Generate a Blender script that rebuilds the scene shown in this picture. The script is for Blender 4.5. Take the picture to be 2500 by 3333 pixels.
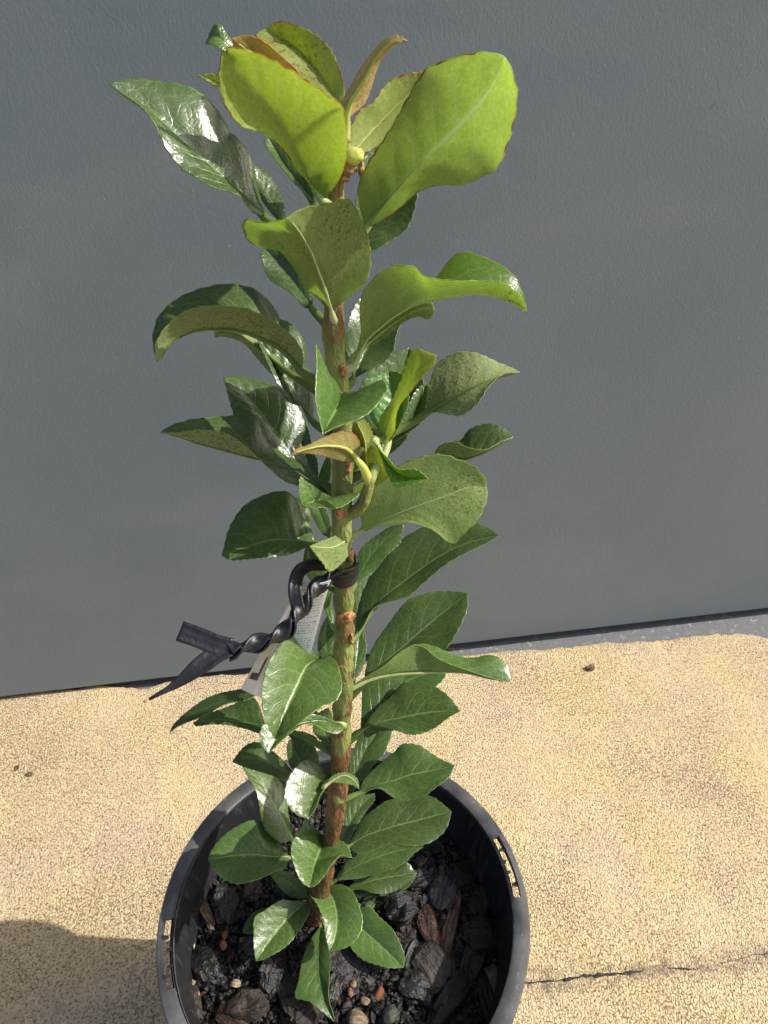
import bpy, bmesh, math, random
import numpy as np
from mathutils import Vector, Matrix, noise as mnoise

for o in list(bpy.data.objects):
    bpy.data.objects.remove(o, do_unlink=True)
SC = bpy.context.scene
COL = SC.collection

# ------------------------------------------------------------------ camera
RIM = 0.185            # height of the pot rim above the slab (metres)
cam_d = bpy.data.cameras.new('camera')
cam = bpy.data.objects.new('camera', cam_d); COL.objects.link(cam)
cam.location = (0.015, -0.1243, RIM + 0.2867)
cam.rotation_euler = (math.radians(90 - 37.82), 0, 0)
cam_d.sensor_fit = 'VERTICAL'
cam_d.angle = math.radians(71)
cam_d.clip_start = 0.005
cam_d.clip_end = 100
SC.camera = cam

# ------------------------------------------------------------------ light
SUN_EL, SUN_FRONT = math.radians(41), math.radians(0.5)
sdir = Vector((math.cos(SUN_EL) * math.cos(SUN_FRONT), -math.cos(SUN_EL) * math.sin(SUN_FRONT), math.sin(SUN_EL)))
sun_d = bpy.data.lights.new('sun', 'SUN'); sun_d.energy = 4.6; sun_d.angle = math.radians(0.55)
sun_d.color = (1.0, 0.955, 0.88)
sun = bpy.data.objects.new('sun', sun_d); COL.objects.link(sun)
sun.rotation_euler = (-sdir).to_track_quat('-Z', 'Y').to_euler()
wd = bpy.data.worlds.new('World'); SC.world = wd; wd.use_nodes = True
wn = wd.node_tree.nodes; wn.clear()
sky = wn.new('ShaderNodeTexSky'); sky.sky_type = 'NISHITA'; sky.sun_disc = False
sky.air_density = 1.0; sky.dust_density = 4.0; sky.ozone_density = 1.0
sky.sun_elevation = SUN_EL; sky.sun_rotation = math.radians(90)
bg = wn.new('ShaderNodeBackground'); bg.inputs[1].default_value = 0.15
wo = wn.new('ShaderNodeOutputWorld')
wd.node_tree.links.new(sky.outputs[0], bg.inputs[0]); wd.node_tree.links.new(bg.outputs[0], wo.inputs[0])
SC.view_settings.view_transform = 'Standard'; SC.view_settings.look = 'None'
SC.view_settings.gamma = 1.0; SC.view_settings.exposure = 0.46
SC.view_settings.use_curve_mapping = False

# ------------------------------------------------------------------ helpers
def tag(o, label=None, cat=None, group=None, kind=None):
    if label: o['label'] = label
    if cat: o['category'] = cat
    if group: o['group'] = group
    if kind: o['kind'] = kind
    return o

def empty(name, loc=(0, 0, 0)):
    o = bpy.data.objects.new(name, None); COL.objects.link(o); o.location = loc
    o.empty_display_size = 0.01
    return o

def meshobj(name, verts, faces, mats, parent=None, smooth=True, midx=None, uvs=None):
    me = bpy.data.meshes.new(name)
    me.from_pydata([tuple(map(float, v)) for v in verts], [], faces)
    for m in (mats if isinstance(mats, (list, tuple)) else [mats]): me.materials.append(m)
    if midx is not None: me.polygons.foreach_set('material_index', midx)
    if smooth: me.polygons.foreach_set('use_smooth', [True] * len(me.polygons))
    if uvs is not None:
        ul = me.uv_layers.new(name='UVMap')
        li = np.zeros(len(me.loops), dtype=np.int32); me.loops.foreach_get('vertex_index', li)
        ul.data.foreach_set('uv', np.asarray(uvs, dtype=np.float32)[li].ravel())
    me.update()
    o = bpy.data.objects.new(name, me); COL.objects.link(o)
    if parent is not None:
        o.parent = parent; o.matrix_parent_inverse = Matrix.Translation(-Vector(parent.location)) if parent.parent is None else Matrix()
    return o

def catmull(P, n):
    """n points, evenly spaced by arc length, on a centripetal-ish spline through P."""
    P = np.asarray(P, float)
    if len(P) == 2: return P[0] + np.linspace(0, 1, n)[:, None] * (P[1] - P[0])
    Q = np.vstack([2 * P[0] - P[1], P, 2 * P[-1] - P[-2]])
    out = []
    for i in range(1, len(Q) - 2):
        p0, p1, p2, p3 = Q[i - 1:i + 3]
        a = [0]
        for u, w in ((p0, p1), (p1, p2), (p2, p3)): a.append(a[-1] + max(np.linalg.norm(w - u), 1e-9) ** .5)
        t = np.linspace(a[1], a[2], 24, endpoint=False)[:, None]
        A1 = (a[1] - t) / (a[1] - a[0]) * p0 + (t - a[0]) / (a[1] - a[0]) * p1
        A2 = (a[2] - t) / (a[2] - a[1]) * p1 + (t - a[1]) / (a[2] - a[1]) * p2
        A3 = (a[3] - t) / (a[3] - a[2]) * p2 + (t - a[2]) / (a[3] - a[2]) * p3
        B1 = (a[2] - t) / (a[2] - a[0]) * A1 + (t - a[0]) / (a[2] - a[0]) * A2
        B2 = (a[3] - t) / (a[3] - a[1]) * A2 + (t - a[1]) / (a[3] - a[1]) * A3
        out.append((a[2] - t) / (a[2] - a[1]) * B1 + (t - a[1]) / (a[2] - a[1]) * B2)
    S = np.vstack(out + [P[-1:]])
    l = np.r_[0, np.cumsum(np.linalg.norm(np.diff(S, axis=0), axis=1))]
    t = np.linspace(0, l[-1], n)
    return np.stack([np.interp(t, l, S[:, k]) for k in range(3)], 1)

def norm(v):
    return v / np.maximum(np.linalg.norm(v, axis=-1, keepdims=True), 1e-12)

def tube(name, path, radii, mat, parent=None, seg=10, rough=0.0, seed=0):
    path = np.asarray(path, float); n = len(path)
    T = norm(np.gradient(path, axis=0))
    ref = np.array([0.31, -0.9, 0.17]); V = []
    rng = random.Random(seed)
    for i in range(n):
        a = np.cross(T[i], ref); a /= np.linalg.norm(a); b = np.cross(T[i], a)
        for k in range(seg):
            th = 2 * math.pi * k / seg
            r = radii[i] * (1 + rough * (mnoise.noise(Vector(path[i] * 900) + Vector((math.cos(th), math.sin(th), seed)) * 1.3)))
            V.append(path[i] + r * (math.cos(th) * a + math.sin(th) * b))
    Fc = []
    for i in range(n - 1):
        for k in range(seg):
            k2 = (k + 1) % seg
            Fc.append((i * seg + k, i * seg + k2, (i + 1) * seg + k2, (i + 1) * seg + k))
    Fc.append(tuple(range(seg))[::-1]); Fc.append(tuple((n - 1) * seg + k for k in range(seg)))
    l = np.r_[0, np.cumsum(np.linalg.norm(np.diff(path, axis=0), axis=1))]
    uv = [(k / seg, l[i] * 100) for i in range(n) for k in range(seg)]
    return meshobj(name, V, Fc, mat, parent, uvs=uv)

# node helper -------------------------------------------------------
class NT:
    def __init__(s, name):
        s.m = bpy.data.materials.new(name); s.m.use_nodes = True
        s.t = s.m.node_tree; s.t.nodes.clear()
        s.out = s.t.nodes.new('ShaderNodeOutputMaterial')
    def put(s, sock, val):
        if hasattr(val, 'is_linked') or isinstance(val, bpy.types.NodeSocket): s.t.links.new(val, sock)
        elif isinstance(val, (tuple, list)) and sock.type == 'RGBA' and len(val) == 3: sock.default_value = (*val, 1)
        else: sock.default_value = val
    def n(s, typ, ins=None, out=0, **kw):
        nd = s.t.nodes.new(typ)
        for k, v in kw.items(): setattr(nd, k, v)
        for k, v in (ins or {}).items(): s.put(nd.inputs[k], v)
        return nd.outputs[out] if out is not None else nd
    def math(s, op, a, b=0.0, c=0.0, clamp=False):
        return s.n('ShaderNodeMath', {0: a, 1: b, 2: c}, operation=op, use_clamp=clamp)
    def mix(s, f, a, b, blend='MIX'):
        nd = s.t.nodes.new('ShaderNodeMix'); nd.data_type = 'RGBA'; nd.blend_type = blend
        s.put(nd.inputs[0], f); s.put(nd.inputs[6], a); s.put(nd.inputs[7], b); return nd.outputs[2]
    def ramp(s, x, lo, hi, a=0.0, b=1.0):
        return s.n('ShaderNodeMapRange', {0: x, 1: lo, 2: hi, 3: a, 4: b}, interpolation_type='SMOOTHSTEP')
    def noise(s, vec, scale, detail=3, rough=.55, dist=0.0):
        return s.n('ShaderNodeTexNoise', {'Vector': vec, 'Scale': scale, 'Detail': detail, 'Roughness': rough, 'Distortion': dist})
    def vor(s, vec, scale, feature='F1', out=0, rnd=1.0):
        return s.n('ShaderNodeTexVoronoi', {'Vector': vec, 'Scale': scale, 'Randomness': rnd}, out=out, feature=feature)
    def bump(s, h, strength, dist, nrm=None):
        i = {'Height': h, 'Strength': strength, 'Distance': dist}
        if nrm is not None: i['Normal'] = nrm
        return s.n('ShaderNodeBump', i)
    def done(s, shader):
        s.t.links.new(shader, s.out.inputs[0]); return s.m

def principled(nt, col, rough=.5, spec=.5, nrm=None, **kw):
    i = {'Base Color': col, 'Roughness': rough, 'Specular IOR Level': spec}
    if nrm is not None: i['Normal'] = nrm
    i.update(kw)
    return nt.n('ShaderNodeBsdfPrincipled', i)

def leaf_mat(name, base, base2, vein, trans, tfac, rough, under=False, edge=None, edge_w=.04, speck=None, retic=.5, spec=.62, vein_f=.5, vw=.464):
    nt = NT(name)
    uv = nt.n('ShaderNodeUVMap')
    sep = nt.n('ShaderNodeSeparateXYZ', {0: uv}, out=None)
    u, v = sep.outputs[0], sep.outputs[1]
    obj = nt.n('ShaderNodeTexCoord', out=None).outputs['Object']
    oinf = nt.n('ShaderNodeObjectInfo', out=None).outputs['Random']
    us = nt.math('SUBTRACT', u, .5)
    a = nt.math('MULTIPLY', nt.math('ABSOLUTE', us), 2.0)
    wob = nt.math('MULTIPLY', nt.math('SUBTRACT', nt.noise(obj, 260, 2), .5), .35)
    side = nt.math('MULTIPLY', nt.math('SIGN', us), .26)
    # side veins: leave the midrib at an angle and curve toward the tip
    p = nt.math('ADD', nt.math('SUBTRACT', nt.math('MULTIPLY', v, 7.5), nt.math('MULTIPLY', nt.math('POWER', a, 1.25), 2.1)), nt.math('ADD', side, wob))
    tri = nt.math('ABSOLUTE', nt.math('SUBTRACT', nt.math('FRACT', p), .5))
    sec = nt.ramp(tri, vw, .497)
    sec = nt.math('MULTIPLY', sec, nt.ramp(a, .98, .55))
    # net veins
    vv = nt.n('ShaderNodeVectorMath', {0: obj, 1: nt.n('ShaderNodeVectorMath', {0: nt.n('ShaderNodeTexNoise', {'Vector': obj, 'Scale': 300., 'Detail': 2.}, out=1), 1: (.0016, .0016, .0016)}, operation='MULTIPLY')}, operation='ADD')
    big = nt.ramp(nt.vor(vv, 470, 'DISTANCE_TO_EDGE'), .075, .005)
    fine = nt.vor(vv, 900, 'DISTANCE_TO_EDGE')
    net = nt.math('MULTIPLY', big, retic)
    mid = nt.ramp(a, nt.math('SUBTRACT', .10, nt.math('MULTIPLY', v, .06)) if under else .045, .015)
    veins = nt.math('MAXIMUM', nt.math('MAXIMUM', nt.math('MULTIPLY', sec, .8), mid), net)
    blotch = nt.ramp(nt.noise(obj, 110, 3), .35, .68)
    c = nt.mix(blotch, base, base2)
    hv = nt.n('ShaderNodeHueSaturation', {'Hue': nt.math('ADD', nt.math('MULTIPLY', oinf, .014), .493), 'Saturation': 1.0, 'Value': nt.math('ADD', nt.math('MULTIPLY', oinf, .3), .85), 'Fac': 1.0, 'Color': c})
    c = nt.mix(nt.math('MULTIPLY', veins, vein_f), hv, vein)
    if under:
        gr = nt.ramp(nt.noise(obj, 1500, 2, .6), .35, .65)
        c = nt.mix(nt.math('MULTIPLY', gr, .45), c, tuple(x * .62 for x in base))
    if speck:
        sp = nt.ramp(nt.noise(obj, 1700, 3, .7), .54, .62)
        sp = nt.math('MULTIPLY', sp, nt.ramp(nt.noise(obj, 75, 2), .36, .62))
        c = nt.mix(nt.math('MULTIPLY', sp, .9), c, speck)
    mott = nt.ramp(nt.noise(obj, 1500, 3, .65), .3, .7)
    trans = nt.mix(nt.math('MULTIPLY', mott, .4), trans, tuple(x * y for x, y in zip(trans, (.62, .66, .9))))
    trans = nt.mix(nt.math('MULTIPLY', veins, .7), trans, tuple(min(.97, x * .75 + .5) for x in vein))
    if speck: trans = nt.mix(nt.math('MULTIPLY', sp, .6), trans, speck)
    if edge:
        e = nt.ramp(nt.math('ADD', a, nt.math('MULTIPLY', nt.math('SUBTRACT', nt.noise(obj, 190, 2), .5), .16)), 1 - edge_w * 2.2, 1.0)
        e = nt.math('MULTIPLY', e, nt.ramp(nt.noise(obj, 330, 3, .6), .36, .6, .15, 1.0))
        c = nt.mix(e, c, edge)
        tc = nt.mix(e, trans, edge)
    else:
        tc = trans
    # relief
    h1 = nt.ramp(fine, 0.0, .25)
    h2 = nt.math('ADD', nt.math('MULTIPLY', sec, 1.0), nt.math('MULTIPLY', big, .25))
    sgn = 1.0 if under else -1.0
    h = nt.math('ADD', nt.math('MULTIPLY', h2, sgn), nt.math('MULTIPLY', h1, .26))
    h = nt.math('ADD', h, nt.math('MULTIPLY', nt.noise(obj, 170, 2), .32))
    b = nt.bump(h, .32 if not under else .4, .00018)
    rg = nt.math('ADD', nt.math('MULTIPLY', nt.noise(obj, 240, 3), .22), rough - .11)
    bs = principled(nt, c, rg, spec, b)
    tr = nt.n('ShaderNodeBsdfTranslucent', {'Color': tc, 'Normal': b})
    sh = nt.n('ShaderNodeMixShader', {0: tfac, 1: bs, 2: tr})
    return nt.done(sh)

def simple(name, col, rough=.5, spec=.5, nscale=200, var=.25, bump=.3, bdist=.0005, **kw):
    nt = NT(name)
    ob = nt.n('ShaderNodeTexCoord', out=None).outputs['Object']
    nz = nt.noise(ob, nscale, 4)
    lo = tuple(x * (1 - var) for x in col); hi = tuple(min(1, x * (1 + var)) for x in col)
    c = nt.mix(nt.ramp(nz, .3, .7), lo, hi)
    return nt.done(principled(nt, c, rough, spec, nt.bump(nz, bump, bdist), **kw))

# ------------------------------------------------------------------ materials
RED = (.30, .035, .02)
LM = {}
def pair(key, top, under): LM[key] = (leaf_mat(key + '_leaf_top', **top), leaf_mat(key + '_leaf_underside', under=True, **under))
pair('mature', dict(base=(.040, .074, .018), base2=(.054, .094, .023), vein=(.16, .23, .075), trans=(.16, .34, .03), tfac=.20, rough=.30, edge=(.12, .20, .05), edge_w=.014, retic=.30, vein_f=.7),
     dict(base=(.27, .35, .14), base2=(.32, .39, .16), vein=(.26, .34, .13), trans=(.40, .55, .08), tfac=.40, rough=.55, speck=(.13, .07, .035), edge=(.22, .30, .08), edge_w=.014, retic=.15, vein_f=.5, spec=.35))
pair('mature2', dict(base=(.062, .112, .024), base2=(.078, .134, .030), vein=(.27, .37, .13), trans=(.20, .42, .03), tfac=.22, rough=.30, edge=(.18, .30, .07), edge_w=.016, retic=.28, vein_f=.75),
     dict(base=(.17, .25, .07), base2=(.20, .28, .08), vein=(.28, .36, .14), trans=(.25, .42, .04), tfac=.30, rough=.5, edge=(.25, .35, .09), edge_w=.014, retic=.3, vein_f=.5, spec=.35))
pair('mid', dict(base=(.060, .150, .022), base2=(.080, .190, .028), vein=(.24, .38, .09), trans=(.34, .58, .03), tfac=.38, rough=.3, edge=(.28, .38, .08), edge_w=.02, retic=.35, vein_f=.5),
     dict(base=(.22, .32, .06), base2=(.26, .36, .08), vein=(.34, .44, .14), trans=(.40, .60, .04), tfac=.42, rough=.5, edge=(.35, .40, .1), edge_w=.02, retic=.3, spec=.35))
pair('bright', dict(base=(.035, .095, .018), base2=(.05, .13, .025), vein=(.2, .32, .09), trans=(.60, .78, .20), tfac=.58, rough=.3, edge=(.3, .34, .08), edge_w=.014, retic=.4, vein_f=.5),
     dict(base=(.30, .38, .15), base2=(.35, .43, .17), vein=(.42, .50, .22), trans=(.60, .78, .20), tfac=.62, rough=.55, speck=(.17, .09, .04), edge=(.26, .24, .07), edge_w=.012, retic=.15, vein_f=.55, spec=.3))
pair('lime', dict(base=(.035, .095, .018), base2=(.05, .13, .025), vein=(.2, .32, .09), trans=(.70, .86, .27), tfac=.60, rough=.3, edge=(.3, .2, .06), edge_w=.006, retic=.4, vein_f=.5),
     dict(base=(.26, .33, .13), base2=(.31, .38, .15), vein=(.45, .53, .26), trans=(.70, .86, .27), tfac=.62, vw=.45, rough=.55, edge=(.30, .13, .06), edge_w=.006, retic=.45, vein_f=.65, spec=.3))
pair('young', dict(base=(.14, .24, .02), base2=(.2, .3, .03), vein=(.4, .5, .1), trans=(.75, .90, .21), tfac=.62, rough=.4, edge=RED, edge_w=.018, retic=.4, vein_f=.5, spec=.35),
     dict(base=(.30, .36, .08), base2=(.36, .38, .09), vein=(.50, .56, .16), trans=(.75, .90, .21), tfac=.62, vw=.45, rough=.55, edge=RED, edge_w=.018, retic=.4, vein_f=.5, spec=.3))
pair('young2', dict(base=(.28, .35, .09), base2=(.34, .38, .12), vein=(.38, .46, .12), trans=(.58, .70, .03), tfac=.5, rough=.42, edge=(.32, .06, .03), edge_w=.03, speck=(.16, .03, .02), retic=.4, spec=.4),
     dict(base=(.28, .33, .06), base2=(.34, .36, .08), vein=(.46, .5, .16), trans=(.55, .66, .03), tfac=.5, rough=.55, edge=(.32, .07, .03), edge_w=.025, retic=.35, spec=.3))
pair('red', dict(base=(.42, .34, .10), base2=(.48, .26, .12), vein=(.45, .34, .14), trans=(.6, .45, .03), tfac=.45, rough=.5, edge=(.55, .13, .08), edge_w=.09, retic=.3, spec=.3),
     dict(base=(.38, .36, .11), base2=(.44, .32, .12), vein=(.45, .4, .16), trans=(.55, .5, .03), tfac=.45, rough=.6, edge=(.40, .08, .04), edge_w=.06, retic=.3, spec=.3))
pair('tan', dict(base=(.50, .40, .16), base2=(.56, .42, .18), vein=(.5, .42, .18), trans=(.6, .48, .06), tfac=.35, rough=.7, edge=(.42, .16, .07), edge_w=.06, retic=.3, spec=.2),
     dict(base=(.58, .47, .20), base2=(.64, .48, .22), vein=(.55, .46, .2), trans=(.6, .48, .06), tfac=.3, rough=.75, edge=(.45, .20, .09), edge_w=.05, retic=.3, spec=.2))

def midrib_mat(name, c1, c2):
    nt = NT(name)
    ob = nt.n('ShaderNodeTexCoord', out=None).outputs['Object']
    c = nt.mix(nt.ramp(nt.noise(ob, 150, 3), .35, .65), c1, c2)
    bs = principled(nt, c, .45, .4, nt.bump(nt.noise(ob, 1500, 2), .3, .0001), **{'Subsurface Weight': .15, 'Subsurface Radius': (.001, .0015, .0005)})
    tr = nt.n('ShaderNodeBsdfTranslucent', {'Color': c})
    return nt.done(nt.n('ShaderNodeMixShader', {0: .45, 1: bs, 2: tr}))
M_RIB = midrib_mat('leaf_midrib', (.48, .56, .24), (.56, .62, .30))
M_RIBY = midrib_mat('young_midrib', (.60, .66, .16), (.66, .66, .24))
M_RIBL = midrib_mat('pale_midrib', (.46, .56, .20), (.54, .64, .26))
M_RIBD = midrib_mat('dark_midrib', (.14, .21, .05), (.19, .27, .075))

# stem bark: green above, red-brown flaky bark below
nt = NT('stem_bark')
ob = nt.n('ShaderNodeTexCoord', out=None).outputs['Object']
st = nt.n('ShaderNodeMapping', {0: ob, 3: (1, 1, .28)})
z = nt.n('ShaderNodeSeparateXYZ', {0: ob}, out=None).outputs[2]
n1 = nt.noise(st, 240, 4, .6); n2 = nt.noise(st, 900, 3, .6)
g = nt.mix(nt.ramp(n1, .4, .62), (.13, .155, .042), (.21, .245, .068))
low = nt.ramp(nt.math('ADD', z, nt.math('ADD', nt.math('MULTIPLY', nt.math('SUBTRACT', n1, .5), .18), nt.math('MULTIPLY', nt.math('SUBTRACT', nt.noise(ob, 130, 3), .5), .20))), RIM + .118, RIM + .085)
fl = nt.ramp(n2, .45, .62)
bk = nt.mix(fl, (.075, .032, .016), (.22, .095, .04))
c = nt.mix(nt.math('MULTIPLY', low, .92), g, bk)
hi = nt.ramp(nt.math('ADD', z, nt.math('MULTIPLY', nt.math('SUBTRACT', n1, .5), .05)), RIM + .232, RIM + .255)
c = nt.mix(nt.math('MULTIPLY', hi, .5), c, (.40, .20, .06))
red = nt.math('MULTIPLY', nt.ramp(nt.noise(ob, 60, 2), .56, .66), .6)
c = nt.mix(red, c, (.16, .06, .03))
hairs = nt.ramp(nt.noise(nt.n('ShaderNodeMapping', {0: ob, 3: (1, 1, .35)}), 2600, 2), .6, .75)
c = nt.mix(nt.math('MULTIPLY', hairs, .35), c, (.5, .45, .3))
h = nt.math('ADD', nt.math('MULTIPLY', n2, 1.0), nt.math('MULTIPLY', n1, 1.5))
M_STEM = nt.done(principled(nt, c, .55, .35, nt.bump(h, 1.0, .0009)))
M_SCAR = simple('leaf_scar', (.36, .17, .08), .8, .2, 900, .6, .9, .0008)
M_BUD = simple('bud_dry', (.40, .24, .10), .8, .2, 700, .6, .8, .0008)

# slab: warm granular stone
nt = NT('slab_stone')
ob = nt.n('ShaderNodeTexCoord', out=None).outputs['Object']
wv = nt.n('ShaderNodeVectorMath', {0: ob, 1: nt.n('ShaderNodeVectorMath', {0: nt.n('ShaderNodeTexNoise', {'Vector': ob, 'Scale': 380., 'Detail': 2.}, out=1), 1: (.0022, .0022, .0022)}, operation='MULTIPLY')}, operation='ADD')
gr = nt.vor(wv, 560, 'DISTANCE_TO_EDGE'); gc = nt.vor(wv, 560, 'F1', out=1)
pit = nt.math('MULTIPLY', nt.ramp(gr, .26, .05), nt.ramp(nt.math('ADD', nt.noise(ob, 620, 3, .65), nt.math('MULTIPLY', nt.math('SUBTRACT', nt.noise(ob, 9, 3, .6), .55), .30)), .47, .57))
patch = nt.ramp(nt.noise(ob, 14, 4, .6), .3, .7)
c = nt.mix(patch, (.54, .42, .225), (.50, .39, .262))
c = nt.mix(nt.math('MULTIPLY', nt.ramp(nt.noise(ob, 22, 5, .7), .56, .74), .2), c, (.36, .29, .20))
c = nt.mix(nt.ramp(nt.noise(ob, 45, 3), .45, .75), c, (.56, .445, .265))
gl = nt.math('ADD', nt.math('MULTIPLY', nt.n('ShaderNodeSeparateColor', {0: gc}), .24), .88)
c = nt.n('ShaderNodeHueSaturation', {'Value': gl, 'Color': c})
c = nt.mix(nt.math('MULTIPLY', pit, .85), c, (.13, .09, .065))
spot = nt.ramp(nt.noise(ob, 150, 4, .8), .68, .73)
c = nt.mix(nt.math('MULTIPLY', spot, .65), c, (.15, .11, .08))
# greyish grime with its own outline, around the crack
ca = nt.n('ShaderNodeAttribute', {}, out=2, attribute_name='grime')
c = nt.mix(nt.math('MULTIPLY', ca, nt.ramp(nt.noise(ob, 130, 4, .7), .36, .66)), c, (.12, .10, .08))
h = nt.math('ADD', nt.math('MULTIPLY', nt.ramp(gr, 0, .3), 1.0), nt.math('MULTIPLY', nt.noise(ob, 330, 3, .7), 1.6))
h = nt.math('SUBTRACT', h, nt.math('MULTIPLY', pit, 1.2))
M_SLAB = nt.done(principled(nt, c, .85, .25, nt.bump(h, .55, .0009)))

# wall: dark grey paint over fine render
nt = NT('wall_paint')
ob = nt.n('ShaderNodeTexCoord', out=None).outputs['Object']
sv = nt.n('ShaderNodeMapping', {0: ob, 3: (1, 1, .7)})
nz = nt.noise(sv, 800, 3, .65); nb = nt.noise(ob, 7, 3, .5)
c = nt.mix(nt.ramp(nb, .3, .7), (.126, .158, .178), (.139, .172, .192))
c = nt.mix(nt.math('MULTIPLY', nt.ramp(nt.noise(nt.n('ShaderNodeMapping', {0: ob, 3: (1, 1, 2.2)}), 5, 5, .65), .45, .75), .30), c, (.20, .215, .22))
fl = nt.ramp(nt.noise(sv, 900, 2, .6), .70, .77)
c = nt.mix(nt.math('MULTIPLY', fl, .4), c, (.5, .48, .44))
c = nt.mix(nt.math('MULTIPLY', nt.ramp(nt.noise(ob, 34, 4, .7), .73, .78), .4), c, (.04, .04, .04))
c = nt.mix(nt.math('MULTIPLY', nt.ramp(nt.noise(ob, 60, 4, .7), .76, .80), .5), c, (.4, .39, .37))
M_WALL = nt.done(principled(nt, c, .5, .4, nt.bump(nz, .22, .0007)))

nt = NT('footing_concrete')
ob = nt.n('ShaderNodeTexCoord', out=None).outputs['Object']
c = nt.mix(nt.ramp(nt.noise(ob, 150, 5, .7), .55, .72), (.13, .135, .14), (.30, .30, .29))
M_FOOT = nt.done(principled(nt, c, .8, .3, nt.bump(nt.noise(ob, 300, 4), .6, .001)))

# pot plastic
nt = NT('pot_plastic')
ob = nt.n('ShaderNodeTexCoord', out=None).outputs['Object']
sc = nt.ramp(nt.noise(nt.n('ShaderNodeMapping', {0: ob, 3: (1, 1, .2)}), 230, 4, .7), .5, .75)
du = nt.ramp(nt.noise(ob, 40, 4, .65), .45, .8)
c = nt.mix(nt.math('MULTIPLY', du, .5), (.014, .0145, .016), (.04, .04, .04))
c = nt.mix(nt.math('MULTIPLY', sc, .25), c, (.12, .12, .12))
rg = nt.math('ADD', nt.math('MULTIPLY', sc, .25), .36)
M_POT = nt.done(principled(nt, c, rg, .5, nt.bump(nt.noise(ob, 500, 3), .25, .0003)))

# twist tie plastic
nt = NT('tie_plastic')
ob = nt.n('ShaderNodeTexCoord', out=None).outputs['Object']
c = nt.mix(nt.ramp(nt.noise(ob, 220, 3), .4, .75), (.008, .008, .010), (.018, .018, .022))
M_TIE = nt.done(principled(nt, c, .42, .45, nt.bump(nt.noise(ob, 420, 3), .5, .0006)))
M_WIRE = simple('rusty_wire', (.35, .2, .1), .6, .5, 500, .4)

# tag: white plastic, fine print as flat ink
nt = NT('tag_print')
uv = nt.n('ShaderNodeUVMap'); s2 = nt.n('ShaderNodeSeparateXYZ', {0: uv}, out=None)
u, v = s2.outputs[0], s2.outputs[1]
row = nt.math('FRACT', nt.math('MULTIPLY', v, 46.0)); rid = nt.math('FLOOR', nt.math('MULTIPLY', v, 46.0))
inrow = nt.math('MULTIPLY', nt.math('GREATER_THAN', row, .25), nt.math('LESS_THAN', row, .75))
cell = nt.n('ShaderNodeCombineXYZ', {0: nt.math('MULTIPLY', u, 60.0), 1: nt.math('MULTIPLY', rid, 3.7), 2: 0.0})
ink = nt.math('GREATER_THAN', nt.noise(cell, 1.0, 2, .7), .52)
blk = nt.math('GREATER_THAN', nt.noise(nt.n('ShaderNodeCombineXYZ', {0: 0.0, 1: nt.math('MULTIPLY', rid, .35), 2: 3.0}), 1.0, 1), .40)
inside = nt.math('MULTIPLY', nt.math('MULTIPLY', nt.math('GREATER_THAN', u, .12), nt.math('LESS_THAN', u, .93)), nt.math('MULTIPLY', inrow, blk))
c = nt.mix(nt.math('MULTIPLY', nt.math('MULTIPLY', ink, inside), .8), (.80, .80, .80), (.06, .06, .06))
M_TAG = nt.done(principled(nt, c, .4, .5))
M_TAGP = simple('tag_plain_shaded', (.66, .67, .69), .4, .5, 100, .03, 0)  # same white plastic, with the shade of the turned-away face put into its grey
M_INK = simple('tag_ink', (.02, .02, .02), .45, .5, 100, .1, 0)

# potting mix
def bark(name, col, rough):
    nt = NT(name)
    ob = nt.n('ShaderNodeTexCoord', out=None).outputs['Object']
    mp = nt.n('ShaderNodeMapping', {0: ob, 3: (.22, 1, 1)})
    n1 = nt.noise(mp, 700, 4, .65); n2 = nt.noise(ob, 260, 3)
    c = nt.mix(nt.ramp(n1, .35, .7), tuple(x * .35 for x in col), tuple(x * 1.35 for x in col))
    c = nt.mix(nt.math('MULTIPLY', nt.ramp(n2, .5, .65), .6), c, (.006, .005, .005))
    rg = nt.math('ADD', nt.math('MULTIPLY', n2, .3), rough - .15)
    return nt.done(principled(nt, c, rg, .5, nt.bump(nt.math('ADD', n1, nt.math('MULTIPLY', n2, .8)), 1.0, .0012)))
BARK = {k: bark('bark_' + k, c, r) for k, c, r in (
    ('grey', (0.0843, 0.0843, 0.0843), .75), ('brownlit', (.17, .10, .06), .6), ('black', (0.0059, 0.0052, 0.0049), .42), ('redbrown', (0.0484, 0.0186, 0.0104), .55),
    ('brown', (0.026, 0.0156, 0.0104), .6), ('greybrown', (0.041, 0.0316, 0.0242), .6), ('pale', (0.18, 0.15, 0.084), .8), ('dark', (0.0121, 0.0105, 0.0101), .5),
    ('plum', (0.0167, 0.0112, 0.0119), .5), ('tan', (0.252, 0.192, 0.12), .8), ('greygreen', (0.078, 0.084, 0.06), .7), ('tanbrown', (0.168, 0.105, 0.063), .7),
    ('orange', (0.3187, 0.0956, 0.0287), .6), ('salmon', (0.33, 0.132, 0.072), .6), ('amber', (0.39, 0.195, 0.045), .6), ('cream', (0.42, 0.35, 0.224), .7))}

nt = NT('rim_plastic')
ob = nt.n('ShaderNodeTexCoord', out=None).outputs['Object']
du = nt.ramp(nt.noise(ob, 55, 5, .65), .35, .7)
c = nt.mix(du, (.034, .035, .038), (.092, .091, .090))
c = nt.mix(nt.math('MULTIPLY', nt.ramp(nt.noise(ob, 420, 3), .62, .72), .4), c, (.22, .22, .22))
M_RIM = nt.done(principled(nt, c, .5, .5, nt.bump(nt.noise(ob, 300, 3), .25, .0004)))

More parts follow.
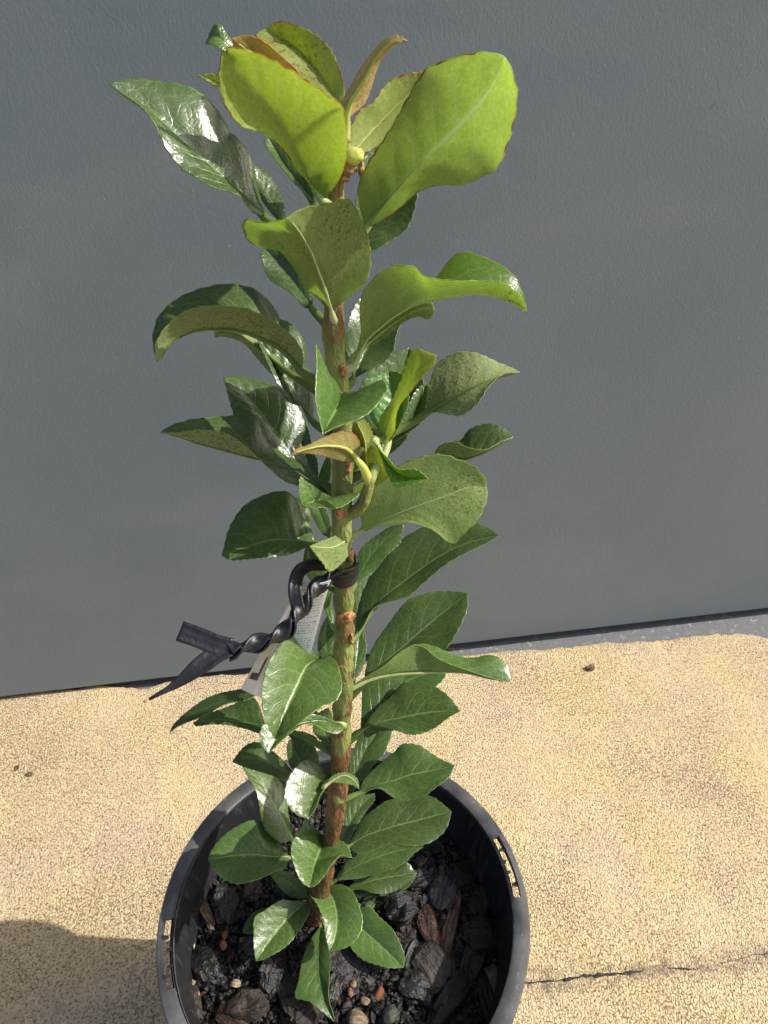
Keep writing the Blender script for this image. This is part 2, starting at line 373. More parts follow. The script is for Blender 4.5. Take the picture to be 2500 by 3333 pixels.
# ------------------------------------------------------------------ measured data
SLOTS = [[-175.7, -155.5], [24.2, 3.0]]
EDGE = [[-0.2956, 0.2446], [-0.2578, 0.2488], [-0.218, 0.2539], [-0.2084, 0.2535], [-0.1849, 0.2506], [-0.1385, 0.2635], [-0.089, 0.2669], [-0.0121, 0.2758], [0.0824, 0.2855], [0.1227, 0.2912], [0.1589, 0.2932], [0.2045, 0.3001], [0.2452, 0.3017], [0.2878, 0.3082], [0.338, 0.3115]]
WALL = [[0.1079, 0.297], [0.3627, 0.3354]]
CRACK = [[0.093, 0.0367], [0.1039, 0.0376], [0.1189, 0.0386], [0.132, 0.0405], [0.1507, 0.0417], [0.168, 0.0434], [0.1815, 0.0448], [0.2004, 0.0444], [0.2151, 0.0473], [0.2391, 0.0523], [0.2565, 0.0541]]
STEM = [[89, 60, 4505, 6.8], [83, 60, 4465, 9.4], [70, 60, 4408, 13.0], [65, 60, 4347, 14.0], [60, 60, 4283, 15.1], [57, 60, 4214, 16.2], [53, 60, 4141, 20.3], [55, 60, 4063, 19.8], [61, 60, 3979, 19.3], [61, 60, 3889, 20.9], [58, 60, 3792, 21.7], [53, 60, 3687, 22.5], [50, 60, 3528, 22.8], [47, 60, 3383, 24.1], [42, 60, 3241, 25.4], [34, 60, 3086, 26.3], [24, 60, 2914, 27.3], [13, 60, 2724, 28.5], [-1, 60, 2567, 29.2], [-17, 60, 2396, 31.0], [-40, 60, 2225, 32.7], [-80, 60, 1968, 35.4], [-120, 60, 1697, 38.3], [-145, 45, 1520, 40.2]]
TIE = {'wrap': [[50, 60, 3531]], 'twist': [[21, 6, 3553], [-15, -25, 3539], [-48, -70, 3513], [-82, -106, 3485], [-135, -130, 3475], [-209, -155, 3472]], 'loop': [[41, 92, 3511], [1, 82, 3520], [-30, 43, 3555], [-51, -1, 3571], [-56, -43, 3557], [-47, -72, 3518]], 'front': [[84, 59, 3532], [68, 18, 3562], [47, 11, 3563], [21, 6, 3553]], 'end': [[-196, -147, 3475], [-226, -146, 3484], [-267, -137, 3499], [-310, -130, 3514]], 'tail': [[-196, -148, 3474], [-225, -160, 3472], [-263, -188, 3461], [-312, -219, 3438], [-367, -248, 3423]]}
TAG = {'tl': [-56, -36, 3535], 'bl': [-246, 30, 3105], 'fb': [-235, 78, 3023], 'ft': [-38, 11, 3537], 'tr': [25, -22, 3567], 'br': [-95, 44, 3048]}
CHIPS = [
(0.0399, 0.0176, 16, 10, 70, 'grey', 'weathered grey bark chip on the soil, right of the lowest leaves', 4),
(0.0425, 0.0042, 27, 4, 72, 'brownlit', 'long thin bark sliver lying on the soil at right', 3),
(0.022, 0.0093, 12, 11, 20, 'black', 'coarse black lump of bark right of the stem foot', 9),
(0.0332, 0.003, 14, 7, 105, 'redbrown', 'reddish brown bark chip beside the long sliver', 4),
(0.0545, 0.0004, 14, 13, 10, 'brown', 'dark brown bark block near the right pot wall', 7),
(0.0341, -0.0111, 16, 13, 130, 'greybrown', 'angular bark chunk with pale top face, lower right', 7),
(0.0409, -0.0217, 23, 8, 50, 'brown', 'thick log-shaped bark piece at the lower right', 6),
(0.0261, -0.0076, 9, 4, 60, 'grey', 'small grey bark splinter between two chunks', 2.5),
(0.0583, -0.0159, 12, 6, 110, 'pale', 'pale yellowish bark flake by the right pot wall', 2.5),
(0.054, -0.0193, 20, 5, 95, 'dark', 'dark upright bark plate beside the pale flake', 3),
(0.0021, -0.0119, 20, 15, 120, 'plum', 'broad dark plum bark plate under the lowest leaves', 3),
(0.0048, -0.03, 8, 7, 0, 'tan', 'pale tan stone at the bottom edge of the picture', 7),
(0.0172, -0.0286, 7, 6, 30, 'greygreen', 'grey green stone at the bottom right of the tan one', 6),
(-0.0578, 0.0074, 11, 4, 125, 'tanbrown', 'pointed tan bark sliver at the left of the soil', 2.5),
(-0.0506, 0.0105, 13, 9, 100, 'dark', 'dark grey bark chip near the left pot wall', 4),
(-0.0401, 0.0167, 8, 6, 60, 'greybrown', 'sunlit brown chip under the lowest left leaf', 4),
(-0.0541, -0.0116, 13, 9, 140, 'black', 'wet black bark chunk at lower left', 6),
(-0.028, -0.0138, 18, 9, 80, 'black', 'upright wet bark piece left of the hanging leaf', 8),
(-0.0578, -0.0247, 12, 7, 110, 'greybrown', 'rounded grey brown chip against the left pot wall', 5),
(-0.036, -0.0253, 15, 9, 15, 'brown', 'brown bark chunk at the bottom left', 6),
(-0.0203, -0.0224, 13, 8, 120, 'greybrown', 'brown bark chip left of the hanging leaf tip', 5),
(-0.0129, -0.0277, 14, 8, 40, 'brown', 'brown bark lump at the bottom centre', 6),
(0.049, 0.0254, 13, 8, 40, 'brown', 'brown bark chip shaded behind the grey chip', 4),
(0.0558, 0.0139, 15, 7, 80, 'dark', 'dark bark chip shaded under the right pot wall', 4),
(0.0299, 0.0215, 10, 7, 20, 'plum', 'small plum bark chip below the large right leaf', 4),
(0.0275, -0.0186, 13, 9, 160, 'black', 'black bark lump between tan stone and log piece', 6),
(0.0496, -0.0098, 16, 8, 60, 'black', 'black bark piece between the block and the pale flake', 5),
(-0.0347, -0.0039, 12, 8, 30, 'dark', 'dark bark chip left of the low left leaf', 4),
(-0.0416, -0.0292, 13, 7, 150, 'redbrown', 'reddish brown chip at the bottom edge, left', 4),
(-0.0043, -0.0201, 11, 7, 70, 'black', 'black lump below the hanging leaf', 6)]
PEBBLES = [
(-0.049, -0.0005, 4.5, 'orange', 'small orange pebble at left in the dark soil'),
(-0.0489, -0.0043, 5, 'salmon', 'salmon pebble just below the orange one'),
(-0.0413, -0.0024, 4, 'amber', 'amber pebble right of the orange one'),
(-0.0568, -0.021, 5, 'orange', 'orange pebble near the left pot wall'),
(-0.0588, -0.0176, 4, 'cream', 'cream pebble above the orange one at the left wall'),
(-0.0419, -0.0179, 5, 'cream', 'oval cream pebble at lower left'),
(-0.0616, -0.0044, 4, 'cream', 'round cream pebble at the far left of the soil'),
(-0.0486, -0.0151, 4, 'greygreen', 'grey green pebble at lower left'),
(0.0132, -0.0217, 6, 'orange', 'orange pebble right of the bark plate'),
(0.0023, -0.0213, 3.5, 'salmon', 'small salmon pebble on the dark bark plate'),
(0.0079, -0.0244, 4.5, 'tan', 'tan pebble above the pale tan stone'),
(0.0034, -0.0186, 4, 'tan', 'tan pebble at the lower edge of the bark plate')]
SCARS = [([47, 60, 3383], 0.2, 0.0022, (1, 0.7, 1)), ([51, 60, 3595], 0.9, 0.0014, (0.6, 0.7, 1.8)), ([55, 60, 4073], 0.8, 0.001, (0.8, 0.7, 1.4)), ([39, 60, 3185], -0.3, 0.0012, (1.2, 0.7, 0.7)), ([44, 60, 3296], 0.9, 0.0011, (0.5, 0.7, 2)), ([54, 60, 3714], -0.1, 0.0013, (0.9, 0.6, 1.3)), ([59, 60, 3829], 0.6, 0.001, (0.7, 0.6, 1.8)), ([57, 60, 4206], -0.6, 0.001, (0.8, 0.6, 1.3))]
CRUMBS = [(0.1875, 0.2694, 7, 'brown lump of dirt near the back edge of the slab, right'), (-0.2539, 0.1764, 4, 'small flat brown crumb at the far left of the slab'), (-0.243, 0.1712, 4.5, 'small brown crumb just right of the far left one')]
LEAVES = [  # material, petiole foot, left edge, midrib, right edge (tenths of a millimetre), label
('young',[66,60,4365],[[48,43,4385],[84,21,4437],[91,6,4489],[86,-7,4538],[75,-12,4547],[32,-29,4573],[-4,-42,4592],[-41,-52,4609],[-59,-56,4614],[-75,-56,4614]],[[48,43,4385],[33,40,4403],[0,25,4472],[-25,4,4526],[-46,-15,4558],[-66,-38,4590],[-75,-56,4614]],[[48,43,4385],[17,17,4434],[-8,-2,4475],[-34,-18,4499],[-66,-36,4514],[-81,-47,4541],[-84,-54,4572],[-78,-58,4600],[-75,-56,4614]],'large yellow-green leaf with red edge and curled dark tip'),
('mature2',[-65,-30,4602],[[-65,-45,4609],[-73,-57,4611],[-87,-54,4616],[-98,-40,4619],[-99,-30,4622]],[[-65,-45,4609],[-75,-47,4620],[-87,-39,4626],[-99,-30,4622]],[[-65,-45,4609],[-64,-40,4616],[-72,-36,4629],[-80,-32,4638],[-91,-31,4632],[-99,-30,4622]],None),
('red',[85,60,4479],[[69,103,4498],[44,107,4529],[17,109,4559],[-8,106,4587],[-34,99,4607],[-61,88,4617],[-85,78,4615]],[[69,103,4498],[12,125,4540],[-37,117,4577],[-85,78,4615]],[[69,103,4498],[49,116,4486],[-6,139,4517],[-56,131,4556],[-82,106,4587],[-85,78,4615]],'reddish curled young leaf behind the large yellow one'),
('young2',[85,60,4479],[[81,86,4515],[5,128,4553],[-25,152,4585],[-54,167,4603],[-58,174,4615],[-45,187,4620]],[[81,86,4515],[42,156,4559],[3,184,4593],[-45,187,4620]],[[81,86,4515],[85,112,4545],[71,141,4580],[52,157,4602],[18,172,4621],[-13,180,4630],[-36,184,4626],[-45,187,4620]],'pale yellow-green leaf with dark red spots'),
('young2',[82,60,4458],[[-36,118,4503],[-80,157,4508],[-123,189,4528],[-151,199,4542],[-173,202,4552]],[[-36,118,4503],[-99,187,4525],[-144,206,4543],[-173,202,4552]],[[-36,118,4503],[-63,162,4528],[-114,192,4541],[-146,202,4552],[-173,202,4552]],None),
('tan',[85,60,4476],[[89,56,4507],[117,71,4530],[129,70,4551],[143,56,4580],[157,33,4604],[170,14,4615],[184,-11,4619]],[[89,56,4507],[99,51,4535],[121,40,4566],[139,25,4595],[157,10,4613],[184,-11,4619]],[[89,56,4507],[78,66,4520],[103,72,4555],[126,59,4592],[147,37,4616],[168,16,4624],[184,-11,4619]],'narrow upright tan leaf, furled'),
('young2',[77,60,4437],[[92,83,4447],[87,92,4468],[108,121,4511],[130,133,4519],[150,149,4539],[170,161,4550],[196,174,4557],[221,186,4558],[245,200,4557]],[[92,83,4447],[138,144,4484],[181,179,4517],[212,193,4538],[245,200,4557]],[[92,83,4447],[130,105,4456],[176,137,4483],[217,168,4516],[240,186,4538],[245,200,4557]],None),
('lime',[59,60,4262],[[117,84,4329],[140,60,4350],[175,34,4379],[209,12,4408],[241,-8,4421],[275,-29,4428],[302,-44,4446],[320,-53,4460],[330,-61,4497],[338,-65,4536],[339,-65,4566],[330,-60,4592],[320,-47,4604]],[[117,84,4329],[161,83,4383],[210,69,4439],[247,50,4478],[280,25,4516],[303,1,4546],[317,-27,4580],[320,-47,4604]],[[117,84,4329],[108,51,4396],[121,35,4437],[146,16,4482],[169,-1,4522],[190,-14,4556],[211,-25,4583],[242,-36,4595],[272,-45,4602],[305,-51,4607],[320,-47,4604]],'largest leaf, bright green and backlit, at the upper right'),
('mature',[57,60,4214],[[102,141,4256],[93,177,4327],[95,204,4374],[112,232,4420],[135,249,4444],[186,268,4421]],[[102,141,4256],[119,203,4307],[146,246,4364],[186,268,4421]],[[102,141,4256],[152,156,4275],[195,178,4300],[215,204,4341],[219,231,4384],[212,248,4409],[186,268,4421]],None),
('mature',[60,60,4283],[[-57,87,4347],[-79,77,4358],[-104,73,4386],[-140,65,4395],[-165,63,4410],[-191,63,4431],[-208,68,4455],[-219,74,4474],[-227,79,4490],[-245,88,4513],[-271,96,4532],[-300,111,4551]],[[-57,87,4347],[-102,98,4388],[-141,104,4420],[-184,109,4458],[-232,113,4502],[-271,112,4529],[-300,111,4551]],[[-57,87,4347],[-73,120,4371],[-89,156,4418],[-112,171,4446],[-132,176,4459],[-148,184,4489],[-168,187,4518],[-195,182,4534],[-226,170,4541],[-265,148,4547],[-300,111,4551]],'glossy dark leaf pointing far out to the upper left'),
('mature',[59,60,4266],[[-40,132,4327],[-59,149,4338],[-82,174,4358],[-96,195,4381],[-102,215,4408]],[[-40,132,4327],[-64,180,4356],[-84,205,4384],[-102,215,4408]],[[-40,132,4327],[-37,162,4335],[-54,206,4360],[-69,224,4385],[-90,223,4401],[-102,215,4408]],None),
('mature',[62,60,4316],[[26,103,4367],[5,118,4382],[-23,144,4404],[-42,160,4419],[-59,178,4435],[-66,193,4449],[-62,205,4457]],[[26,103,4367],[-3,147,4390],[-31,177,4413],[-62,205,4457]],[[26,103,4367],[22,131,4384],[-3,168,4410],[-33,195,4439],[-62,205,4457]],None),
('bright',[54,60,4149],[[56,49,4173],[64,48,4200],[89,43,4227],[121,34,4263],[125,22,4326],[112,12,4364],[90,-4,4401],[57,-28,4401],[22,-55,4401],[-2,-82,4394]],[[56,49,4173],[45,14,4247],[35,-11,4293],[28,-30,4326],[9,-66,4378],[-2,-82,4394]],[[56,49,4173],[31,50,4209],[7,43,4239],[-4,36,4274],[-33,18,4313],[-68,-10,4325],[-80,-22,4344],[-77,-34,4375],[-46,-51,4380],[-2,-82,4394]],'cupped olive-green leaf facing the camera below the crown'),
('mature',[53,60,4136],[[10,113,4169],[-4,114,4170],[-27,130,4185],[-53,145,4198],[-77,162,4212],[-89,179,4227],[-95,201,4246],[-90,216,4254]],[[10,113,4169],[-26,164,4199],[-57,194,4225],[-90,216,4254]],[[10,113,4169],[9,134,4182],[-9,166,4206],[-22,187,4225],[-48,206,4244],[-90,216,4254]],None),
('mature',[60,60,3992],[[-14,84,4052],[-16,75,4093],[-58,63,4154],[-82,56,4176],[-109,49,4190],[-149,35,4195],[-183,25,4196],[-218,14,4189],[-249,3,4173],[-271,-6,4148],[-276,-4,4109]],[[-14,84,4052],[-56,93,4096],[-100,91,4122],[-138,84,4139],[-175,72,4146],[-209,57,4149],[-236,40,4144],[-258,21,4132],[-276,-4,4109]],[[-14,84,4052],[-11,116,4066],[-25,145,4092],[-50,160,4108],[-71,165,4114],[-89,179,4140],[-107,187,4161],[-127,189,4174],[-166,181,4185],[-198,168,4184],[-228,148,4179],[-262,116,4167],[-282,84,4152],[-289,42,4128],[-276,-4,4109]],'arched folded leaf drooping to the left'),
('mature',[61,60,3889],[[-5,109,3921],[-19,117,3941],[-58,125,3957],[-78,145,3984],[-100,172,4016],[-115,197,4041],[-125,219,4059]],[[-5,109,3921],[-46,155,3967],[-87,190,4011],[-108,207,4039],[-125,219,4059]],[[-5,109,3921],[-8,141,3933],[-24,196,3974],[-33,216,3998],[-51,229,4020],[-84,235,4046],[-125,219,4059]],None),
('mature',[61,60,3957],[[-59,167,4009],[-113,227,4048],[-162,240,4078],[-195,229,4082],[-214,213,4078]],[[-59,167,4009],[-122,212,4040],[-171,224,4067],[-214,213,4078]],[[-59,167,4009],[-82,174,3989],[-129,210,4016],[-164,226,4048],[-201,220,4063],[-213,213,4065],[-214,213,4078]],None),
('bright',[56,60,4058],[[88,68,4069],[105,105,4121],[126,129,4173],[182,139,4203],[227,141,4215],[247,141,4222],[267,147,4248],[291,150,4267],[313,146,4269],[342,137,4260],[367,128,4250],[391,115,4235],[411,96,4207],[421,76,4184],[422,69,4180]],[[88,68,4069],[114,66,4125],[142,63,4153],[171,62,4177],[205,62,4197],[241,61,4207],[277,61,4213],[326,64,4217],[363,66,4210],[396,67,4197],[422,69,4180]],[[88,68,4069],[104,51,4132],[105,44,4186],[111,42,4224],[126,41,4245],[154,40,4269],[182,38,4276],[202,35,4275],[221,29,4262],[249,29,4259],[284,32,4257],[332,41,4253],[364,48,4246],[391,53,4227],[415,61,4199],[422,69,4180]],'long folded leaf with toothed edge curving out to the right'),
('bright',[57,60,4042],[[102,95,4087],[136,97,4107],[172,105,4131],[193,112,4145],[216,119,4151],[239,121,4145],[251,135,4159]],[[102,95,4087],[144,102,4122],[187,115,4149],[224,128,4162],[251,135,4159]],[[102,95,4087],[131,120,4123],[172,135,4149],[214,143,4167],[242,143,4171],[251,135,4159]],None),
('mature',[59,60,4011],[[86,120,4014],[68,149,4052],[69,190,4098],[80,215,4122],[99,237,4141],[152,264,4137]],[[86,120,4014],[105,167,4041],[124,204,4069],[138,240,4106],[152,264,4137]],[[86,120,4014],[111,128,4021],[143,145,4031],[170,168,4052],[177,186,4071],[186,210,4095],[174,242,4125],[152,264,4137]],None),
('mature',[57,60,3779],[[151,139,3801],[118,179,3845],[89,239,3912],[118,277,3954],[172,307,3981],[209,324,3990]],[[151,139,3801],[168,224,3861],[190,278,3918],[209,324,3990]],[[151,139,3801],[191,163,3823],[228,209,3870],[244,253,3918],[232,298,3967],[209,324,3990]],None),
('young',[117,39,3801],[[146,93,3853],[169,93,3898],[176,100,3943],[205,107,3986],[234,117,4023],[254,126,4046],[260,135,4059]],[[146,93,3853],[159,112,3910],[182,126,3962],[214,137,4019],[237,142,4058],[260,135,4059]],[[146,93,3853],[134,106,3877],[142,123,3915],[163,134,3948],[188,147,3999],[212,157,4059],[260,135,4059]],'narrow twisted yellow-green leaf with orange edge'),
('mid',[117,39,3801],[[159,96,3866],[135,115,3896],[110,149,3938],[103,170,3961],[128,194,3982],[159,210,3986]],[[159,96,3866],[173,149,3905],[171,184,3944],[159,210,3986]],[[159,96,3866],[183,115,3896],[201,151,3939],[201,178,3970],[189,195,3986],[159,210,3986]],None),
('mature2',[61,60,3979],[[65,39,4023],[115,-12,4054],[157,-48,4081],[161,-70,4074],[127,-118,4065],[89,-149,4064],[43,-174,4058]],[[65,39,4023],[60,-40,4035],[51,-113,4048],[43,-174,4058]],[[65,39,4023],[38,0,4088],[19,-23,4137],[11,-32,4153],[18,-95,4123],[31,-142,4092],[43,-174,4058]],'folded leaf pointing at the camera with glossy tip'),
('red',[117,39,3801],[[97,26,3867],[98,42,3909],[77,44,3933],[27,17,3933],[-3,-8,3931],[-25,-26,3933],[-33,-41,3930]],[[97,26,3867],[71,24,3901],[27,4,3921],[-10,-21,3928],[-33,-41,3930]],[[97,26,3867],[93,26,3867],[78,21,3870],[47,11,3883],[14,-3,3905],[-13,-21,3920],[-33,-41,3930]],'small olive leaf with red curled tip'),
('young2',[117,36,3797],[[120,54,3779],[144,44,3800],[159,44,3821],[147,50,3851],[138,60,3877],[130,69,3889]],[[120,54,3779],[130,56,3813],[131,60,3848],[130,69,3889]],[[120,54,3779],[114,62,3802],[112,69,3838],[114,71,3860],[122,71,3877],[130,69,3889]],None),
('mid',[131,47,3902],[[132,11,3925],[152,-40,3924],[180,-79,3920],[210,-92,3929],[237,-107,3915]],[[132,11,3925],[159,-42,3910],[191,-79,3904],[237,-107,3915]],[[132,11,3925],[145,-36,3918],[157,-75,3906],[173,-103,3895],[210,-111,3907],[237,-107,3915]],'small bright green leaf bent toward the right'),
('young2',[117,39,3801],[[119,61,3808],[117,74,3831],[122,83,3850],[130,91,3871],[121,100,3899],[108,105,3920],[91,98,3922]],[[119,61,3808],[111,71,3850],[108,83,3886],[91,98,3922]],[[119,61,3808],[107,70,3824],[98,81,3850],[90,92,3881],[72,98,3908],[91,98,3922]],None),
('mature',[59,60,3829],[[240,129,3919],[259,113,3938],[285,93,3946],[306,81,3951],[329,78,3966],[350,85,3984],[364,100,4002],[395,129,4019],[443,160,4008]],[[240,129,3919],[282,115,3961],[322,113,3987],[362,122,4003],[405,139,4009],[443,160,4008]],[[240,129,3919],[245,156,3982],[255,170,4018],[285,178,4042],[315,180,4050],[351,177,4045],[393,171,4030],[422,167,4019],[443,160,4008]],'olive speckled leaf with pointed tip, right of the stem'),
('mature',[58,60,3804],[[157,134,3839],[167,150,3851],[194,183,3875],[206,214,3902],[224,237,3923],[252,256,3936]],[[157,134,3839],[194,177,3857],[222,207,3879],[237,235,3907],[252,256,3936]],[[157,134,3839],[185,143,3848],[218,163,3863],[239,183,3879],[250,211,3904],[252,256,3936]],None),
('mature',[55,60,3740],[[261,151,3783],[287,181,3800],[308,192,3809],[333,196,3812],[354,207,3830],[390,207,3842],[424,195,3844],[449,171,3839]],[[261,151,3783],[309,145,3797],[335,141,3799],[362,143,3807],[385,147,3814],[421,158,3828],[449,171,3839]],[[261,151,3783],[275,147,3822],[309,139,3840],[334,129,3836],[358,125,3832],[382,126,3830],[419,146,3838],[449,171,3839]],'small twisted dark leaf at far right'),
('bright',[52,60,3645],[[80,57,3639],[117,40,3670],[161,24,3698],[205,9,3717],[239,-8,3721],[269,-27,3715],[288,-44,3704],[302,-48,3703],[325,-36,3722],[350,-20,3739],[368,6,3761],[378,32,3777],[378,49,3784]],[[80,57,3639],[132,46,3682],[176,40,3713],[220,36,3738],[262,36,3757],[305,41,3774],[336,47,3784],[378,49,3784]],[[80,57,3639],[97,55,3666],[96,61,3715],[117,65,3752],[153,71,3795],[190,76,3826],[218,77,3839],[275,76,3851],[317,69,3841],[352,62,3826],[374,53,3801],[378,49,3784]],'broad olive leaf speckled brown, right of the stem'),
('mature2',[55,60,3727],[[48,43,3755],[96,0,3785],[78,-21,3790],[46,-49,3796],[12,-63,3805],[-9,-64,3812],[-22,-58,3815]],[[48,43,3755],[20,4,3782],[-4,-32,3802],[-22,-58,3815]],[[48,43,3755],[8,0,3808],[-11,-12,3838],[-26,-17,3857],[-28,-37,3845],[-27,-53,3829],[-22,-58,3815]],None),
('mature',[54,60,3714],[[33,69,3744],[-9,56,3769],[-44,49,3785],[-72,48,3802],[-98,53,3827],[-122,58,3848],[-136,62,3859],[-168,70,3883],[-200,76,3900],[-254,78,3910],[-293,76,3907],[-332,82,3905]],[[33,69,3744],[4,78,3764],[-39,87,3790],[-93,95,3820],[-140,93,3834],[-208,90,3857],[-259,87,3875],[-298,86,3893],[-332,82,3905]],[[33,69,3744],[-16,116,3766],[-59,138,3787],[-101,157,3814],[-124,178,3850],[-146,187,3872],[-186,178,3879],[-242,156,3887],[-280,136,3896],[-316,108,3903],[-332,82,3905]],'long dark leaf reaching left with tan underside strip'),
('mature',[55,60,3740],[[-54,132,3789],[-86,133,3808],[-129,144,3836],[-173,158,3862],[-188,176,3886],[-200,200,3912],[-210,223,3936],[-218,243,3951]],[[-54,132,3789],[-91,169,3835],[-124,195,3871],[-159,219,3908],[-188,234,3933],[-218,243,3951]],[[-54,132,3789],[-49,176,3809],[-38,219,3839],[-63,252,3876],[-90,266,3900],[-123,271,3917],[-157,270,3933],[-191,260,3944],[-218,243,3951]],None),
('mature',[55,60,3727],[[-6,136,3737],[-36,149,3743],[-61,177,3765],[-85,206,3790],[-79,238,3817],[-60,264,3834]],[[-6,136,3737],[-32,189,3764],[-48,226,3792],[-60,264,3834]],[[-6,136,3737],[-6,160,3754],[-12,191,3777],[-26,227,3806],[-42,256,3831],[-60,264,3834]],None),
('mid',[55,60,3727],[[21,136,3733],[-9,145,3727],[-3,165,3740],[6,184,3756],[13,196,3767]],[[21,136,3733],[16,161,3742],[13,181,3754],[13,196,3767]],[[21,136,3733],[22,154,3739],[23,178,3753],[19,193,3765],[13,196,3767]],None),
('mature',[50,60,3535],[[-23,88,3591],[-33,73,3590],[-65,49,3590],[-123,22,3597],[-166,10,3602],[-210,5,3609],[-227,11,3615]],[[-23,88,3591],[-73,79,3603],[-103,73,3611],[-141,57,3614],[-184,36,3614],[-227,11,3615]],[[-23,88,3591],[-30,115,3592],[-56,146,3604],[-79,189,3636],[-92,200,3648],[-114,200,3651],[-146,189,3648],[-184,162,3640],[-208,120,3625],[-223,66,3613],[-227,11,3615]],'broad dark leaf at left just above the black tie'),
('mature2',[50,60,3528],[[-26,110,3578],[-44,127,3587],[-65,154,3606],[-78,180,3631],[-76,197,3648]],[[-26,110,3578],[-42,146,3600],[-59,171,3621],[-76,197,3648]],[[-26,110,3578],[-27,126,3579],[-37,159,3589],[-45,191,3614],[-61,199,3632],[-76,197,3648]],None),
('mature',[49,60,3512],[[14,148,3555],[-3,160,3555],[-25,194,3570],[-39,221,3587],[-27,245,3602]],[[14,148,3555],[-4,190,3569],[-16,219,3584],[-27,245,3602]],[[14,148,3555],[16,171,3563],[8,205,3579],[-6,235,3597],[-27,245,3602]],None),
('bright',[51,60,3573],[[70,60,3633],[56,57,3649],[33,31,3655],[6,0,3665],[-16,-29,3678]],[[70,60,3633],[50,28,3638],[28,2,3648],[-16,-29,3678]],[[70,60,3633],[72,33,3618],[57,0,3606],[25,-31,3606],[9,-29,3632],[-5,-27,3658],[-16,-29,3678]],None),
('mature',[42,60,3232],[[71,95,3248],[77,155,3261],[95,224,3294],[127,278,3329],[157,310,3355],[194,330,3374],[243,347,3399],[294,353,3419],[349,347,3436],[408,330,3453],[445,303,3454],[467,275,3457]],[[71,95,3248],[96,130,3271],[125,162,3294],[153,185,3312],[200,212,3336],[254,239,3365],[308,260,3394],[380,276,3427],[467,275,3457]],[[71,95,3248],[97,112,3271],[125,143,3304],[167,155,3317],[217,166,3330],[253,187,3354],[306,215,3386],[359,235,3411],[413,253,3433],[448,265,3449],[467,275,3457]],'long veined leaf sweeping up to the right beside the tie'),
('mature',[48,60,3416],[[71,125,3409],[76,197,3426],[97,238,3446],[128,261,3463],[167,276,3484],[203,271,3499]],[[71,125,3409],[111,202,3440],[153,244,3468],[203,271,3499]],[[71,125,3409],[112,155,3418],[160,206,3446],[192,232,3465],[199,253,3484],[203,271,3499]],None),
('mature',[32,60,3045],[[58,124,3017],[60,193,3050],[54,290,3107],[62,373,3164],[107,416,3193]],[[58,124,3017],[72,219,3062],[79,316,3120],[107,416,3193]],[[58,124,3017],[84,163,3032],[95,220,3060],[88,281,3097],[119,365,3152],[107,416,3193]],None),
('mature',[28,60,2981],[[91,138,3000],[96,176,3008],[111,229,3029],[129,262,3045],[153,291,3061],[194,333,3092],[234,362,3120],[275,370,3135],[335,370,3151],[374,360,3158],[408,346,3167]],[[91,138,3000],[137,186,3021],[192,224,3041],[260,271,3076],[333,313,3118],[408,346,3167]],[[91,138,3000],[137,148,3013],[184,168,3030],[231,179,3040],[289,191,3050],[340,211,3067],[377,253,3101],[403,303,3140],[408,346,3167]],'smooth pointed green leaf at right, over the slab edge'),
('mature',[16,60,2774],[[75,135,2761],[78,198,2776],[84,281,2810],[119,327,2833],[197,347,2843],[355,316,2846]],[[75,135,2761],[136,216,2786],[205,278,2814],[282,306,2832],[355,316,2846]],[[75,135,2761],[120,157,2771],[204,210,2794],[272,244,2810],[323,267,2821],[351,293,2835],[355,316,2846]],None),
('mature2',[32,60,3055],[[53,70,3061],[108,108,3074],[160,136,3091],[213,159,3110],[263,169,3119],[304,160,3115],[341,148,3109],[396,136,3108],[462,133,3122],[490,115,3116],[505,89,3102],[509,64,3093]],[[53,70,3061],[97,80,3082],[138,85,3095],[190,86,3105],[245,85,3111],[321,83,3116],[380,80,3115],[445,69,3103],[509,64,3093]],[[53,70,3061],[94,74,3098],[153,87,3138],[196,103,3169],[240,112,3186],[268,96,3176],[283,85,3167],[319,72,3155],[369,65,3143],[443,59,3120],[509,64,3093]],'wavy twisted leaf reaching right over the pale slab'),
('mature',[15,60,2769],[[84,113,2802],[104,152,2799],[136,188,2803],[178,225,2815],[212,260,2837],[238,263,2841],[271,258,2842],[312,240,2841],[352,207,2839],[375,177,2838],[389,151,2843]],[[84,113,2802],[137,135,2809],[194,146,2813],[276,157,2825],[337,157,2835],[389,151,2843]],[[84,113,2802],[93,90,2795],[137,97,2807],[185,96,2812],[225,87,2808],[261,89,2811],[314,108,2824],[355,132,2838],[389,151,2843]],None),
('mature',[-11,60,2455],[[65,96,2472],[82,140,2468],[117,182,2472],[172,226,2484],[195,238,2490],[218,255,2501],[268,250,2503],[313,225,2500],[356,198,2503],[394,169,2517]],[[65,96,2472],[136,123,2480],[189,135,2484],[242,150,2493],[309,159,2501],[394,169,2517]],[[65,96,2472],[101,97,2483],[131,97,2488],[162,81,2482],[197,65,2476],[240,65,2477],[284,74,2482],[328,100,2494],[369,131,2507],[394,169,2517]],'pointed leaf at right above the back of the pot rim'),
('mature',[-58,60,2109],[[24,95,2121],[42,142,2118],[70,190,2124],[124,229,2130],[174,255,2138],[234,261,2142],[313,267,2158],[357,244,2159],[405,202,2166]],[[24,95,2121],[81,125,2131],[154,147,2138],[202,160,2142],[275,176,2149],[405,202,2166]],[[24,95,2121],[44,68,2117],[82,64,2120],[130,80,2132],[173,91,2140],[239,80,2134],[296,86,2135],[345,109,2142],[381,143,2153],[405,202,2166]],'large lower right leaf inside the pot rim'),
